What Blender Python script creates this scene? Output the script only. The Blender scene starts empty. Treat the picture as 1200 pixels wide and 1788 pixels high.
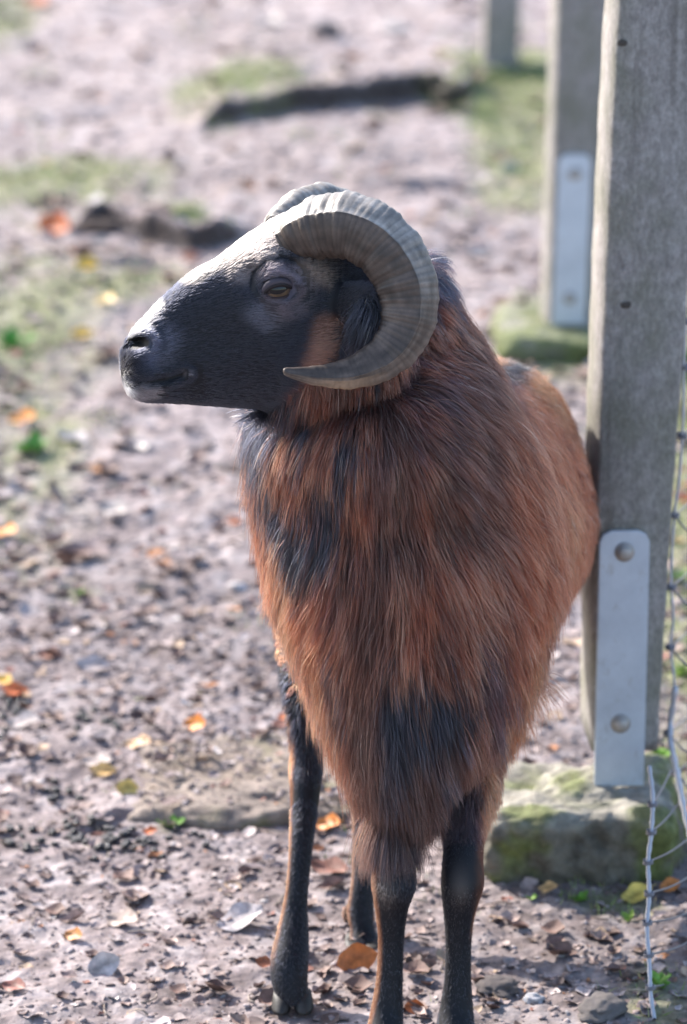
import bpy, bmesh, math, random
import numpy as np
from mathutils import Vector, kdtree, noise as mnoise

rng = np.random.default_rng(7)
random.seed(7)
sc = bpy.context.scene
COL = sc.collection

# ------------------------------------------------------------------ camera, sky, sun, exposure
FPX, PITCH, CAMZ = 7000.0, 0.285, 1.68           # focal length in photo pixels, tilt down, eye height
cam_d = bpy.data.cameras.new('camera')
cam = bpy.data.objects.new('camera', cam_d); COL.objects.link(cam)
cam.location = (0, 0, CAMZ); cam.rotation_euler = (math.pi/2 - PITCH, 0, 0)
cam_d.sensor_fit = 'HORIZONTAL'; cam_d.sensor_width = 36.0; cam_d.lens = 36.0*FPX/1200.0
cam_d.clip_start = 0.1; cam_d.clip_end = 2000
cam_d.dof.use_dof = True; cam_d.dof.focus_distance = 3.90; cam_d.dof.aperture_fstop = 7.2
cam_d.dof.aperture_blades = 9
sc.camera = cam

SUN_DIR = Vector((-0.60, 0.60, 0.58)).normalized()      # towards the sun: behind and left of the ram
w = bpy.data.worlds.new('World'); sc.world = w; w.use_nodes = True
nt = w.node_tree; bg = nt.nodes['Background']
sky = nt.nodes.new('ShaderNodeTexSky'); sky.sky_type = 'NISHITA'; sky.sun_disc = False
sky.sun_elevation = math.asin(SUN_DIR.z); sky.sun_rotation = math.atan2(SUN_DIR.x, SUN_DIR.y)
sky.dust_density = 1.5
nt.links.new(sky.outputs[0], bg.inputs[0]); bg.inputs[1].default_value = 0.15
sl = bpy.data.lights.new('sun', 'SUN'); sl.energy = 3.9; sl.angle = math.radians(0.5); sl.color = (1.0, 0.93, 0.85)
so = bpy.data.objects.new('sun', sl); COL.objects.link(so)
so.rotation_euler = SUN_DIR.to_track_quat('Z', 'Y').to_euler(); so.location = (-3, 6, 5)
sc.view_settings.view_transform = 'Standard'; sc.view_settings.look = 'None'
sc.view_settings.gamma = 1; sc.view_settings.use_curve_mapping = False
sc.view_settings.exposure = 1.38
sc.cycles.max_bounces = 10; sc.cycles.use_denoising = True
try: sc.cycles_curves.shape = 'RIBBONS'
except Exception: pass

# ------------------------------------------------------------------ geometry of the view
CP, SP = math.cos(PITCH), math.sin(PITCH)
def ray(px, py):
    a, b = (px-600.0)/FPX, (894.0-py)/FPX
    return np.array([a, CP + b*SP, -SP + b*CP])
CAMP = np.array([0, 0, CAMZ])
def W(px, py, D):
    d = ray(px, py); return CAMP + d*(D/d[1])
def G(px, py, z=0.0):
    d = ray(px, py); return CAMP + d*((z-CAMZ)/d[2])
def XZ(pts, D):                                       # (x, z) of photo points on the upright plane y = D
    return np.array([[W(a, b, D)[0], W(a, b, D)[2]] for a, b in pts])

# ------------------------------------------------------------------ noise
def _h(ix, iy, iz, seed):
    h = (ix.astype(np.int64)*374761393 + iy.astype(np.int64)*668265263 + iz.astype(np.int64)*2147483647 + seed*1274126177) & 0xffffffff
    h = ((h ^ (h >> 13))*1274126177) & 0xffffffff
    return ((h ^ (h >> 16)) & 0xffff)/65535.0
def vn(x, y, z=None, seed=0):
    if z is None: z = np.zeros_like(x)
    fx, fy, fz = np.floor(x), np.floor(y), np.floor(z)
    u, v, q = x-fx, y-fy, z-fz
    u, v, q = u*u*(3-2*u), v*v*(3-2*v), q*q*(3-2*q)
    ix, iy, iz = fx.astype(np.int64), fy.astype(np.int64), fz.astype(np.int64)
    def c(a, b, d): return _h(ix+a, iy+b, iz+d, seed)
    l = lambda a, b, t: a+(b-a)*t
    return l(l(l(c(0,0,0), c(1,0,0), u), l(c(0,1,0), c(1,1,0), u), v),
             l(l(c(0,0,1), c(1,0,1), u), l(c(0,1,1), c(1,1,1), u), v), q)
def vn2(x, y, seed=0):
    fx, fy = np.floor(x), np.floor(y); u, v = x-fx, y-fy
    u, v = u*u*(3-2*u), v*v*(3-2*v)
    ix, iy = fx.astype(np.int64), fy.astype(np.int64); z = np.zeros_like(ix)
    a, b, c, d = _h(ix, iy, z, seed), _h(ix+1, iy, z, seed), _h(ix, iy+1, z, seed), _h(ix+1, iy+1, z, seed)
    return (a+(b-a)*u)+((c+(d-c)*u)-(a+(b-a)*u))*v
def fbm2(x, y, o=4, seed=0):
    s, a, t = 0, 1.0, 0
    for i in range(o):
        ca, sa = math.cos(i*0.7), math.sin(i*0.7)
        s = s + a*vn2((x*ca-y*sa)*2**i+13.7*i, (x*sa+y*ca)*2**i+7.1*i, seed+i); t += a; a *= 0.5
    return s/t
def fbm3(x, y, z, o=3, seed=0):
    s, a, t = 0, 1.0, 0
    for i in range(o):
        s = s + a*vn(x*2**i+5.3*i, y*2**i+1.7*i, z*2**i+9.1*i, seed+i); t += a; a *= 0.5
    return s/t
def sstep(a, b, x):
    t = np.clip((x-a)/(b-a), 0, 1); return t*t*(3-2*t)

# ------------------------------------------------------------------ materials
def mat(name):
    m = bpy.data.materials.new(name); m.use_nodes = True
    return m, m.node_tree, m.node_tree.nodes['Principled BSDF']
def nd(t, typ, **k):
    n = t.nodes.new(typ)
    for a, b in k.items(): setattr(n, a, b)
    return n
def ramp(t, fac, stops):
    r = nd(t, 'ShaderNodeValToRGB'); e = r.color_ramp.elements
    while len(e) < len(stops): e.new(0.5)
    for i, (p, c) in enumerate(stops): e[i].position = p; e[i].color = (*c, 1)
    t.links.new(fac, r.inputs[0]); return r.outputs[0]
def tex(t, scale, detail=4, rough=0.6, coord='Object', stretch=None, typ='ShaderNodeTexNoise'):
    tc = nd(t, 'ShaderNodeTexCoord'); out = tc.outputs[coord]
    if stretch:
        mp = nd(t, 'ShaderNodeMapping'); mp.inputs['Scale'].default_value = stretch
        t.links.new(out, mp.inputs[0]); out = mp.outputs[0]
    n = nd(t, typ); n.inputs['Scale'].default_value = scale
    if typ == 'ShaderNodeTexNoise':
        n.inputs['Detail'].default_value = detail; n.inputs['Roughness'].default_value = rough
    t.links.new(out, n.inputs['Vector']); return n.outputs[0]
def bump(t, b, h, strength, dist):
    n = nd(t, 'ShaderNodeBump'); n.inputs['Strength'].default_value = strength; n.inputs['Distance'].default_value = dist
    t.links.new(h, n.inputs['Height']); t.links.new(n.outputs[0], b.inputs['Normal']); return n
def mixc(t, f, a, b, blend='MIX'):
    m = nd(t, 'ShaderNodeMix', data_type='RGBA', blend_type=blend)
    if isinstance(f, float): m.inputs[0].default_value = f
    else: t.links.new(f, m.inputs[0])
    for i, v in ((6, a), (7, b)):
        if isinstance(v, tuple): m.inputs[i].default_value = (*v, 1)
        else: t.links.new(v, m.inputs[i])
    return m.outputs[2]
def attr(t, name):
    a = nd(t, 'ShaderNodeAttribute'); a.attribute_name = name; return a

def mat_attr_colour(name, rough=0.8, nscale=60, bstr=0.4, bdist=0.002, spec=0.3, transl=0.0):
    m, t, b = mat(name)
    a = attr(t, 'tint').outputs['Color']; n = tex(t, nscale, 5, 0.65)
    r = ramp(t, n, [(0.3, (0.55, 0.55, 0.55)), (0.7, (1.25, 1.25, 1.25))])
    t.links.new(mixc(t, 1.0, a, r, 'MULTIPLY'), b.inputs['Base Color'])
    b.inputs['Roughness'].default_value = rough; b.inputs['Specular IOR Level'].default_value = spec
    if bstr: bump(t, b, n, bstr, bdist)
    return m
M_LITTER = mat_attr_colour('dry_litter', 0.7, 120, 0.3, 0.001, 0.35)
M_LEAF = mat_attr_colour('dead_leaf', 0.55, 90, 0.4, 0.001, 0.4)
M_STONE = mat_attr_colour('stone', 0.85, 70, 0.8, 0.005)
M_BLADE = mat_attr_colour('grass_blade', 0.6, 30, 0.0, 0.001, 0.3)
M_SOIL = mat_attr_colour('soil', 0.9, 55, 0.55, 0.004, 0.2)
# finer soil relief
t = M_SOIL.node_tree; b = t.nodes['Principled BSDF']
n1 = tex(t, 260, 4, 0.7); n2 = tex(t, 70, 5, 0.7)
vr = tex(t, 95, typ='ShaderNodeTexVoronoi', stretch=(1, 0.8, 1))
m1 = nd(t, 'ShaderNodeMath', operation='ADD'); t.links.new(n1, m1.inputs[0]); t.links.new(n2, m1.inputs[1])
m2 = nd(t, 'ShaderNodeMath', operation='ADD'); t.links.new(m1.outputs[0], m2.inputs[0]); t.links.new(vr, m2.inputs[1])
bump(t, b, m2.outputs[0], 0.42, 0.004)

def setcol(me, cols, dom='POINT', name='tint'):
    a = me.color_attributes.new(name, 'FLOAT_COLOR', dom)
    c = np.ones((len(cols), 4), np.float32); c[:, :3] = cols
    a.data.foreach_set('color', c.ravel())

def np_mesh(name, V, F, smooth=True):
    """V (n,3), F (m,3 or 4) arrays -> mesh"""
    me = bpy.data.meshes.new(name); V = np.asarray(V, np.float32); F = np.asarray(F, np.int32)
    k = F.shape[1]
    me.vertices.add(len(V)); me.vertices.foreach_set('co', V.ravel())
    me.loops.add(F.size); me.loops.foreach_set('vertex_index', F.ravel())
    me.polygons.add(len(F)); me.polygons.foreach_set('loop_start', np.arange(0, F.size, k, dtype=np.int32))
    me.polygons.foreach_set('loop_total', np.full(len(F), k, np.int32))
    me.update(calc_edges=True)
    if smooth: me.polygons.foreach_set('use_smooth', np.ones(len(F), bool))
    me.validate(); return me
def ob(name, me, m=None, parent=None, **props):
    o = bpy.data.objects.new(name, me); COL.objects.link(o)
    if m is not None:
        me.materials.clear(); me.materials.append(m)
    if parent is not None: o.parent = parent
    for k, v in props.items(): o[k] = v
    return o
def empty(name, loc, **props):
    o = bpy.data.objects.new(name, None); COL.objects.link(o); o.location = loc
    o.empty_display_size = 0.05
    for k, v in props.items(): o[k] = v
    return o
def cr(A, n):
    """Catmull-Rom resample rows of A, n steps per span"""
    A = np.asarray(A, float); P = np.vstack([2*A[0]-A[1], A, 2*A[-1]-A[-2]]); out = []
    for i in range(1, len(P)-2):
        for k in range(n):
            s = k/n
            out.append(0.5*((2*P[i])+(-P[i-1]+P[i+1])*s+(2*P[i-1]-5*P[i]+4*P[i+1]-P[i+2])*s*s+(-P[i-1]+3*P[i]-3*P[i+1]+P[i+2])*s**3))
    out.append(P[-2]); return np.array(out)
def loft(rings):
    R = np.array(rings); n, k = R.shape[:2]
    V = np.vstack([R.reshape(-1, 3), R[0].mean(0)[None], R[-1].mean(0)[None]])
    F = []
    for i in range(n-1):
        for j in range(k):
            a, b_ = i*k+j, i*k+(j+1) % k
            F.append((a, b_, b_+k)); F.append((a, b_+k, a+k))
    for j in range(k):
        F.append((n*k, (j+1) % k, j)); F.append((n*k+1, (n-1)*k+j, (n-1)*k+(j+1) % k))
    return V, np.array(F)
def tube(pts, radii, k=10):
    P = np.asarray(pts, float); n = len(P); rings = []
    radii = np.broadcast_to(radii, (n,)); up = None
    for i in range(n):
        tg = P[min(i+1, n-1)]-P[max(i-1, 0)]; tg /= np.linalg.norm(tg)+1e-9
        if up is None: up = np.cross(tg, [0.3, 0.9, 0.1]); 
        up = up-tg*up.dot(tg); up /= np.linalg.norm(up)+1e-9; s = np.cross(tg, up)
        a = np.linspace(0, 2*np.pi, k, endpoint=False)
        rings.append(P[i]+radii[i]*(np.cos(a)[:, None]*up+np.sin(a)[:, None]*s))
    return loft(rings)
def join(parts):
    Vs, Fs, o = [], [], 0
    for V, F in parts: Vs.append(V); Fs.append(F+o); o += len(V)
    return np.vstack(Vs), np.vstack(Fs)

# ------------------------------------------------------------------ GROUND
def seg(x, y, ax, ay, bx, by):
    dx, dy = bx-ax, by-ay; t = np.clip(((x-ax)*dx+(y-ay)*dy)/(dx*dx+dy*dy), 0, 1)
    return np.hypot(x-ax-dx*t, y-ay-dy*t), t
def ledge(x, y, pts, h, back, front=0.012, wob=0.02, seed=3):
    """bank whose steep side faces the camera along a line of photo points, falling away behind"""
    P = np.array([G(a, b)[:2] for a, b in pts])
    ye = np.interp(x, P[:, 0], P[:, 1]) + (fbm2(x*9, y*2, 3, seed)-0.5)*wob*4
    ends = sstep(P[0, 0]-0.03, P[0, 0]+0.06, x)*(1-sstep(P[-1, 0]-0.06, P[-1, 0]+0.03, x))
    d = y-ye
    return h*ends*sstep(-front, front, d)*np.exp(-np.maximum(d, 0)/back)*(0.6+0.8*fbm2(x*12, y*12, 2, seed+5))
LEDGES = [
    ([(345, 232), (470, 208), (600, 196), (720, 180), (850, 172)], 0.060, 0.45),
    ([(120, 420), (190, 405), (250, 425), (330, 440), (430, 430)], 0.060, 0.22),
    ([(600, 335), (700, 338), (830, 325)], 0.022, 0.25),
    ([(120, 1445), (220, 1425), (330, 1440)], 0.012, 0.12),
    ([(130, 985), (200, 985)], 0.008, 0.1),
]
def Hm(x, y):
    h = (fbm2(x*1.3+4, y*1.3, 3, 11)-0.5)*0.05*sstep(4.6, 6.5, y)
    h = h + (fbm2(x*6, y*6, 3, 21)-0.5)*0.026*sstep(3.7, 5.5, y) + (fbm2(x*6, y*6, 2, 21)-0.5)*0.006
    for k, (p, hh, bk) in enumerate(LEDGES): h = h + ledge(x, y, p, hh, bk, seed=30+k*7, front=0.006 if k > 2 else 0.02)
    return h
def H(x, y):
    x = np.asarray(x, float); y = np.asarray(y, float)
    h = Hm(x, y)
    n = fbm2(x*28, y*24, 4, 41); h = h + (n-0.5)*0.013
    f = fbm2(x*95, y*80, 3, 51); h = h + np.abs(f-0.5)*-0.008
    return h
def Hs(x, y): return float(H(np.array([x]), np.array([y]))[0])
def axis(segs):
    out = [segs[0][0]]
    for a, b_, s in segs:
        n = max(1, int(round((b_-a)/s))); out += list(np.linspace(a, b_, n+1)[1:])
    return np.array(out)
gx = axis([(-300, -60, 60), (-60, -10, 10), (-10, -2, 1), (-2, -1.05, 0.05), (-1.05, -0.5, 0.009), (-0.5, 0.55, 0.0045), (0.55, 1.1, 0.009), (1.1, 2, 0.05), (2, 10, 1), (10, 60, 10), (60, 300, 60)])
gy = axis([(-200, -20, 30), (-20, 0, 4), (0, 3.3, 0.1), (3.3, 3.7, 0.01), (3.7, 5.4, 0.0045), (5.4, 7.6, 0.008), (7.6, 11.2, 0.014), (11.2, 14, 0.06), (14, 30, 1), (30, 100, 10), (100, 600, 60)])
X, Y = np.meshgrid(gx, gy); x, y = X.ravel(), Y.ravel()
near = (np.abs(x) < 3) & (y > 1) & (y < 20)
z = np.zeros_like(x); z[near] = H(x[near], y[near])
nx, ny = len(gx), len(gy)
I = np.arange(nx*ny).reshape(ny, nx)
F = np.stack([I[:-1, :-1], I[:-1, 1:], I[1:, 1:], I[1:, :-1]], -1).reshape(-1, 4)
def gblob(x, y, px, py, rx, ry):
    """soft patch centred on a photo point; radii in metres"""
    c = G(px, py); return np.exp(-(((x-c[0])/rx)**2+((y-c[1])/ry)**2))
GREEN = [(20, 600, .07, .28, 1.0), (60, 770, .09, .22, 1.0), (0, 30, .12, .5, 1), (110, 310, .18, .25, .8), (420, 160, .16, .4, 1.4), (330, 385, .07, .12, 1.0),
         (900, 160, .14, .6, 1.4), (900, 240, .1, .45, .9), (800, 180, .1, .2, .7), (960, 580, .09, .28, 1.6), (930, 330, .09, .4, .5), (1190, 600, .08, 1.2, 1.3),
         (1190, 950, .07, .6, 1.3), (1180, 1330, .05, .15, 1.0), (160, 500, .15, .2, .7), (1010, 1565, .05, .05, .7), (1150, 1740, .05, .12, .9), (1100, 1580, .05, .05, .7),
         (300, 1447, .02, .03, .8), (140, 1035, .03, .05, .6), (250, 470, .12, .2, .5), (70, 320, .3, .4, .7), (60, 620, .2, .35, .6), (60, 900, .12, .3, .5), (20, 480, .1, .3, .6), (1185, 760, .05, 2.0, 1.6), (1195, 1100, .06, .3, 1.4), (860, 330, .1, .4, .4), (60, 1000, .1, .15, .25)]
def green(x, y):
    g = 0
    for px, py, rx, ry, s in GREEN: g = g+s*gblob(x, y, px, py, rx, ry)
    return g
g = np.zeros_like(x); g[near] = green(x[near], y[near])*(0.1+1.8*fbm2(x[near]*16, y[near]*8, 4, 61))
n1 = fbm2(x*3.1, y*2.2, 4, 71); n2 = fbm2(x*34, y*28, 4, 81); n3 = fbm2(x*120, y*100, 2, 91)
base = np.array([0.40, 0.33, 0.325]); pale = np.array([0.56, 0.50, 0.50]); dark = np.array([0.19, 0.15, 0.145])
far = sstep(4.4, 7.5, y)[:, None]; base = base*(.62+.16*far); pale = pale*(.70+.10*far); dark = dark*(.62+.5*far)  # nearer soil darker, far soil paler: distance haze put into the colour
c = base+(pale-base)*sstep(0.45, 0.75, n2)[:, None]*0.6
c = c+(dark-c)*sstep(0.50, 0.22, n2)[:, None]*0.6
c = c*(0.62+0.76*n1)[:, None]*(0.75+0.5*n3)[:, None]
# steep bank faces painted dark: their shade is put into the colour
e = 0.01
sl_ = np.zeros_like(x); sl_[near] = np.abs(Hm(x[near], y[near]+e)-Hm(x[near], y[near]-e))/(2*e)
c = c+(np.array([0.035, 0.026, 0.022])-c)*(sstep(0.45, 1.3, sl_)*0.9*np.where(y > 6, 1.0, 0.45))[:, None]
c = c+(np.array([0.22, 0.25, 0.09])-c)*(sstep(0.25, 1.05, g)*0.55)[:, None]
gm = np_mesh('ground', np.stack([x, y, z], 1), F)
setcol(gm, c)
ob('ground', gm, M_SOIL, kind='structure', label='pinkish grey trodden soil with crumbs, cracks and mossy patches')

# ------------------------------------------------------------------ scattered litter, crumbs
def frustum_pts(n, y0, y1, pw=1.0, margin=0.06, bias=1.0):
    yy = y0+(y1-y0)*rng.random(n)**bias
    hw = (600/FPX)*(yy*CP+CAMZ*SP)+margin
    return (rng.random(n)*2-1)*hw, yy
def scatter_mesh(tv, tf, X, Y, S, yaw, tiltx, tilty, lift, cols, aspect=None):
    """many copies of template (tv, tf), joined"""
    n, k = len(X), len(tv)
    V = np.repeat(tv[None], n, 0)*S[:, None, None]
    if aspect is not None: V[:, :, 1] *= aspect[:, None]
    V = V*(1+0.0*V)
    cx, sx = np.cos(tiltx), np.sin(tiltx); y_, z_ = V[:, :, 1].copy(), V[:, :, 2].copy()
    V[:, :, 1] = y_*cx[:, None]-z_*sx[:, None]; V[:, :, 2] = y_*sx[:, None]+z_*cx[:, None]
    cy, sy = np.cos(tilty), np.sin(tilty); x_, z_ = V[:, :, 0].copy(), V[:, :, 2].copy()
    V[:, :, 0] = x_*cy[:, None]+z_*sy[:, None]; V[:, :, 2] = -x_*sy[:, None]+z_*cy[:, None]
    ca, sa = np.cos(yaw), np.sin(yaw); x_, y_ = V[:, :, 0].copy(), V[:, :, 1].copy()
    V[:, :, 0] = x_*ca[:, None]-y_*sa[:, None]; V[:, :, 1] = x_*sa[:, None]+y_*ca[:, None]
    Z = H(X, Y)+lift; xs0 = (222-600)/FPX*4.8; ins = (X > xs0+.01) & (X < .15) & (Y > 4.435) & (Y < 4.69); Z = np.where(ins, np.maximum(Z, 0.022+lift), Z)
    V[:, :, 0] += X[:, None]; V[:, :, 1] += Y[:, None]; V[:, :, 2] += Z[:, None]
    Fa = (tf[None]+(np.arange(n)*k)[:, None, None]).reshape(-1, tf.shape[1])
    return V.reshape(-1, 3), Fa, np.repeat(cols, k, 0)
def leaf_template(nl=5, curl=0.35, fold=0.25, lobes=0.0, wd=0.42):
    V, F = [], []
    for i in range(nl+1):
        s = i/nl; x = s-0.5; wdt = wd*math.sin(math.pi*min(1, s*0.96+0.02))**0.75*(1+lobes*math.sin(s*14))
        for j, sgn in enumerate((-1, -0.5, 0, 0.5, 1)):
            V.append((x, wdt*sgn, fold*wdt*abs(sgn)+curl*(x*x)+0.08*math.sin(s*7+sgn*3)*abs(sgn)))
    for i in range(nl):
        for j in range(4):
            a = i*5+j; F.append((a, a+1, a+6, a+5))
    return np.array(V), np.array(F)
def pick(pal, n, jit=0.15):
    P = np.array([p[1:] for p in pal]); pr = np.array([p[0] for p in pal], float); pr /= pr.sum()
    return P[rng.choice(len(P), n, p=pr)]*(1+(rng.random((n, 1))-0.5)*2*jit)
litter_pal = [(5, .34, .27, .26), (2.2, .46, .39, .38), (5, .23, .165, .15), (3, .12, .08, .07), (1.2, .42, .30, .21), (0.35, .44, .19, .08), (0.6, .28, .12, .09), (0.35, .66, .60, .58)]
VV, FF, CC = [], [], []; off = 0
for (n, y0, y1, smin, smax, lp) in ((2600, 3.6, 5.2, .008, .026, 0), (2400, 3.6, 5.4, .006, .016, 1), (2600, 5.0, 7.8, .012, .038, 0), (1900, 7.4, 11.5, .02, .055, 1), (420, 3.7, 5.6, .016, .034, 2), (260, 5.4, 11, .03, .06, 2)):
    tv, tf = leaf_template(4, [0.4, -0.5, 0.9][lp], [0.3, -0.15, .7][lp], 0.12, [0.34, 0.26, .36][lp])
    X, Y = frustum_pts(n, y0, y1)
    # keep clear-swept paths in the soil: fewer pieces where the noise is low
    keep = fbm2(X*4, Y*4, 2, 101)+rng.random(n)*0.5 > 0.52; X, Y = X[keep], Y[keep]; n = len(X); palx = [(4, .20, .125, .105), (3, .30, .21, .18), (2, .40, .30, .27), (1, .12, .07, .06), (.5, .36, .17, .09)] if lp == 2 else litter_pal
    S = smin+(smax-smin)*rng.random(n)**2
    V, F, C = scatter_mesh(tv, tf, X, Y, S, rng.random(n)*6.28, rng.normal(0, .2, n), rng.normal(0, .2, n), S*0.06-0.001, pick(palx, n), 0.6+rng.random(n)*0.8)
    VV.append(V); FF.append(F+off); CC.append(C); off += len(V)
me = np_mesh('leaf_litter', np.vstack(VV), np.vstack(FF)); setcol(me, np.vstack(CC))
ob('leaf_litter', me, M_LITTER, kind='stuff', label='broken dry leaf flakes strewn over the trodden soil', category='leaf litter')

# fine twigs
parts = []
cols = []
for i in range(150):
    tx, ty = frustum_pts(1, 3.75, 7.5); a = random.random()*3.14; Lt = random.uniform(.012, .05)*(1 if ty[0] < 5 else 1.6); bnd = random.uniform(-.25, .25)
    q = [np.array([tx[0]+math.cos(a+bnd*k)*Lt*(k-1.5)/3, ty[0]+math.sin(a+bnd*k)*Lt*(k-1.5)/3, 0]) for k in range(4)]
    for p in q: p[2] = Hs(p[0], p[1])+.0022+.002*random.random()
    v_, f_ = tube(q, [.0013, .0011, .0010, .0006], 5); parts.append((v_, f_)); cols.append(np.tile(random.choice([(.16, .11, .09), (.30, .24, .20), (.42, .35, .27), (.10, .07, .06)]), (len(v_), 1)))
V, F = join(parts); me = np_mesh('twig_litter', V, F); setcol(me, np.vstack(cols))
ob('twig_litter', me, M_LITTER, kind='stuff', label='thin broken twigs lying on the soil', category='twigs')

def rock_mesh(name, seed, sub=2, flat=0.6, rough=0.35, freq=1.6):
    bm = bmesh.new(); bmesh.ops.create_icosphere(bm, subdivisions=sub, radius=1)
    for v in bm.verts:
        n = mnoise.noise(v.co*freq+Vector((seed*3.7, 0, 0)))+0.5*mnoise.noise(v.co*freq*2.3+Vector((0, seed, 0)))
        v.co *= 1+rough*n; v.co.z *= flat
    me = bpy.data.meshes.new(name); bm.to_mesh(me); bm.free(); return me
def arr(me):
    V = np.empty(len(me.vertices)*3, np.float32); me.vertices.foreach_get('co', V)
    F = np.array([tuple(p.vertices) for p in me.polygons]); return V.reshape(-1, 3).astype(float), F
VV, FF, CC = [], [], []; off = 0
soil_pal = [(5, .27, .22, .215), (2, .35, .30, .30), (3, .19, .145, .135), (.25, .50, .46, .46)]
for k in range(5):
    rv, rf = arr(rock_mesh('tmp', 10+k, 1, 0.34, 0.95, 1.1))
    n = 3000 if k < 3 else 1500; X, Y = frustum_pts(n, *((3.6, 5.4) if k < 3 else (5.2, 11)))
    S = (0.0016+0.0048*rng.random(n)**3) if k < 3 else (0.004+0.012*rng.random(n)**3)
    V, F, C = scatter_mesh(rv, rf, X, Y, S, rng.random(n)*6.28, rng.normal(0, .3, n), rng.normal(0, .3, n), S*0.05, pick(soil_pal, n))
    VV.append(V); FF.append(F+off); CC.append(C); off += len(V)
me = np_mesh('soil_crumbs', np.vstack(VV), np.vstack(FF)); setcol(me, np.vstack(CC))
ob('soil_crumbs', me, M_STONE, kind='stuff', label='fine gravel and soil crumbs on the trodden ground', category='gravel')

# ------------------------------------------------------------------ grass
def blades(n, X, Y, hgt, name, label, pal):
    tv = np.array([(-.5, 0, 0), (.5, 0, 0), (-.42, .08, .4), (.42, .08, .4), (-.22, .28, .78), (.22, .28, .78), (0, .6, 1.0)]); tv[:, 0] *= 0.09
    tf = np.array([(0, 1, 3), (0, 3, 2), (2, 3, 5), (2, 5, 4), (4, 5, 6)])
    V, F, C = scatter_mesh(tv, tf, X, Y, hgt, rng.random(n)*6.28, rng.normal(0, .45, n), rng.normal(0, .45, n), np.full(n, -0.003), pick(pal, n, .3))
    me = np_mesh(name, V, F, False); setcol(me, C)
    return ob(name, me, M_BLADE, kind='stuff', label=label, category='grass')
X, Y = frustum_pts(200000, 3.7, 11.3); gq = green(X, Y)+.62*sstep(.66, .74, fbm2(X*11+3, Y*9, 3, 661))*(0.2+1.5*fbm2(X*14, Y*10, 3, 61))
keep = rng.random(len(X)) < np.clip(gq-0.36, 0, 1)*0.65; X, Y = X[keep], Y[keep]
gpal = [(4, .22, .31, .08), (3, .30, .37, .12), (1.5, .36, .38, .14), (1, .45, .40, .22)]
blades(len(X), X, Y, (0.006+0.018*rng.random(len(X)))*(0.7+0.12*(Y-3.7)), 'grass', 'thin short green grass and moss in patches along the fence and path', gpal)

# ------------------------------------------------------------------ fallen leaves one can point at
def leaf_thing(px, py, size, col, label, tilt=0.3, yaw=None, wd=0.36, curl=0.5, fold=0.3, name='fallen_leaf', cat='leaf', zoff=0.0):
    p = G(px, py); 
    for _ in range(4): p = G(px, py, Hs(p[0], p[1])+zoff+0.004)
    depth = p[1]*CP+(CAMZ-p[2])*SP; S = size/FPX*depth
    tv, tf = leaf_template(10, curl, fold, 0.06, wd)
    tv = tv*S; yaw = random.uniform(-0.6, 0.6) if yaw is None else yaw
    me = np_mesh(name, tv, tf); base = np.array(col)
    nn = fbm2(tv[:, 0]/S*5+px, tv[:, 1]/S*5, 3, 5)
    cc = base[None]*(0.6+0.8*nn[:, None]); rib = np.abs(tv[:, 1]) < S*0.01; cc[rib] *= 0.75
    setcol(me, cc)
    o = ob(name, me, M_LEAF, label=label, category=cat)
    o.location = (p[0], p[1], p[2]+S*0.12*abs(math.sin(tilt))); o.rotation_euler = (tilt, random.uniform(-.25, .25), yaw)
    st = tube([(S*0.49, 0, curl*0.24*S), (S*0.60, 0.01*S, curl*0.28*S), (S*0.70, 0.03*S, curl*0.2*S)], [S*0.014, S*0.012, S*0.01], 5)
    sm = np_mesh('stalk', *st); setcol(sm, np.tile(base*0.6, (len(st[0]), 1))); ob('stalk', sm, M_LEAF, o)
    return o
OR, RO, YE, TA, BR, WH = (.72, .27, .04), (.58, .15, .045), (.75, .45, .07), (.60, .37, .20), (.28, .13, .09), (.62, .54, .51)
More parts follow.
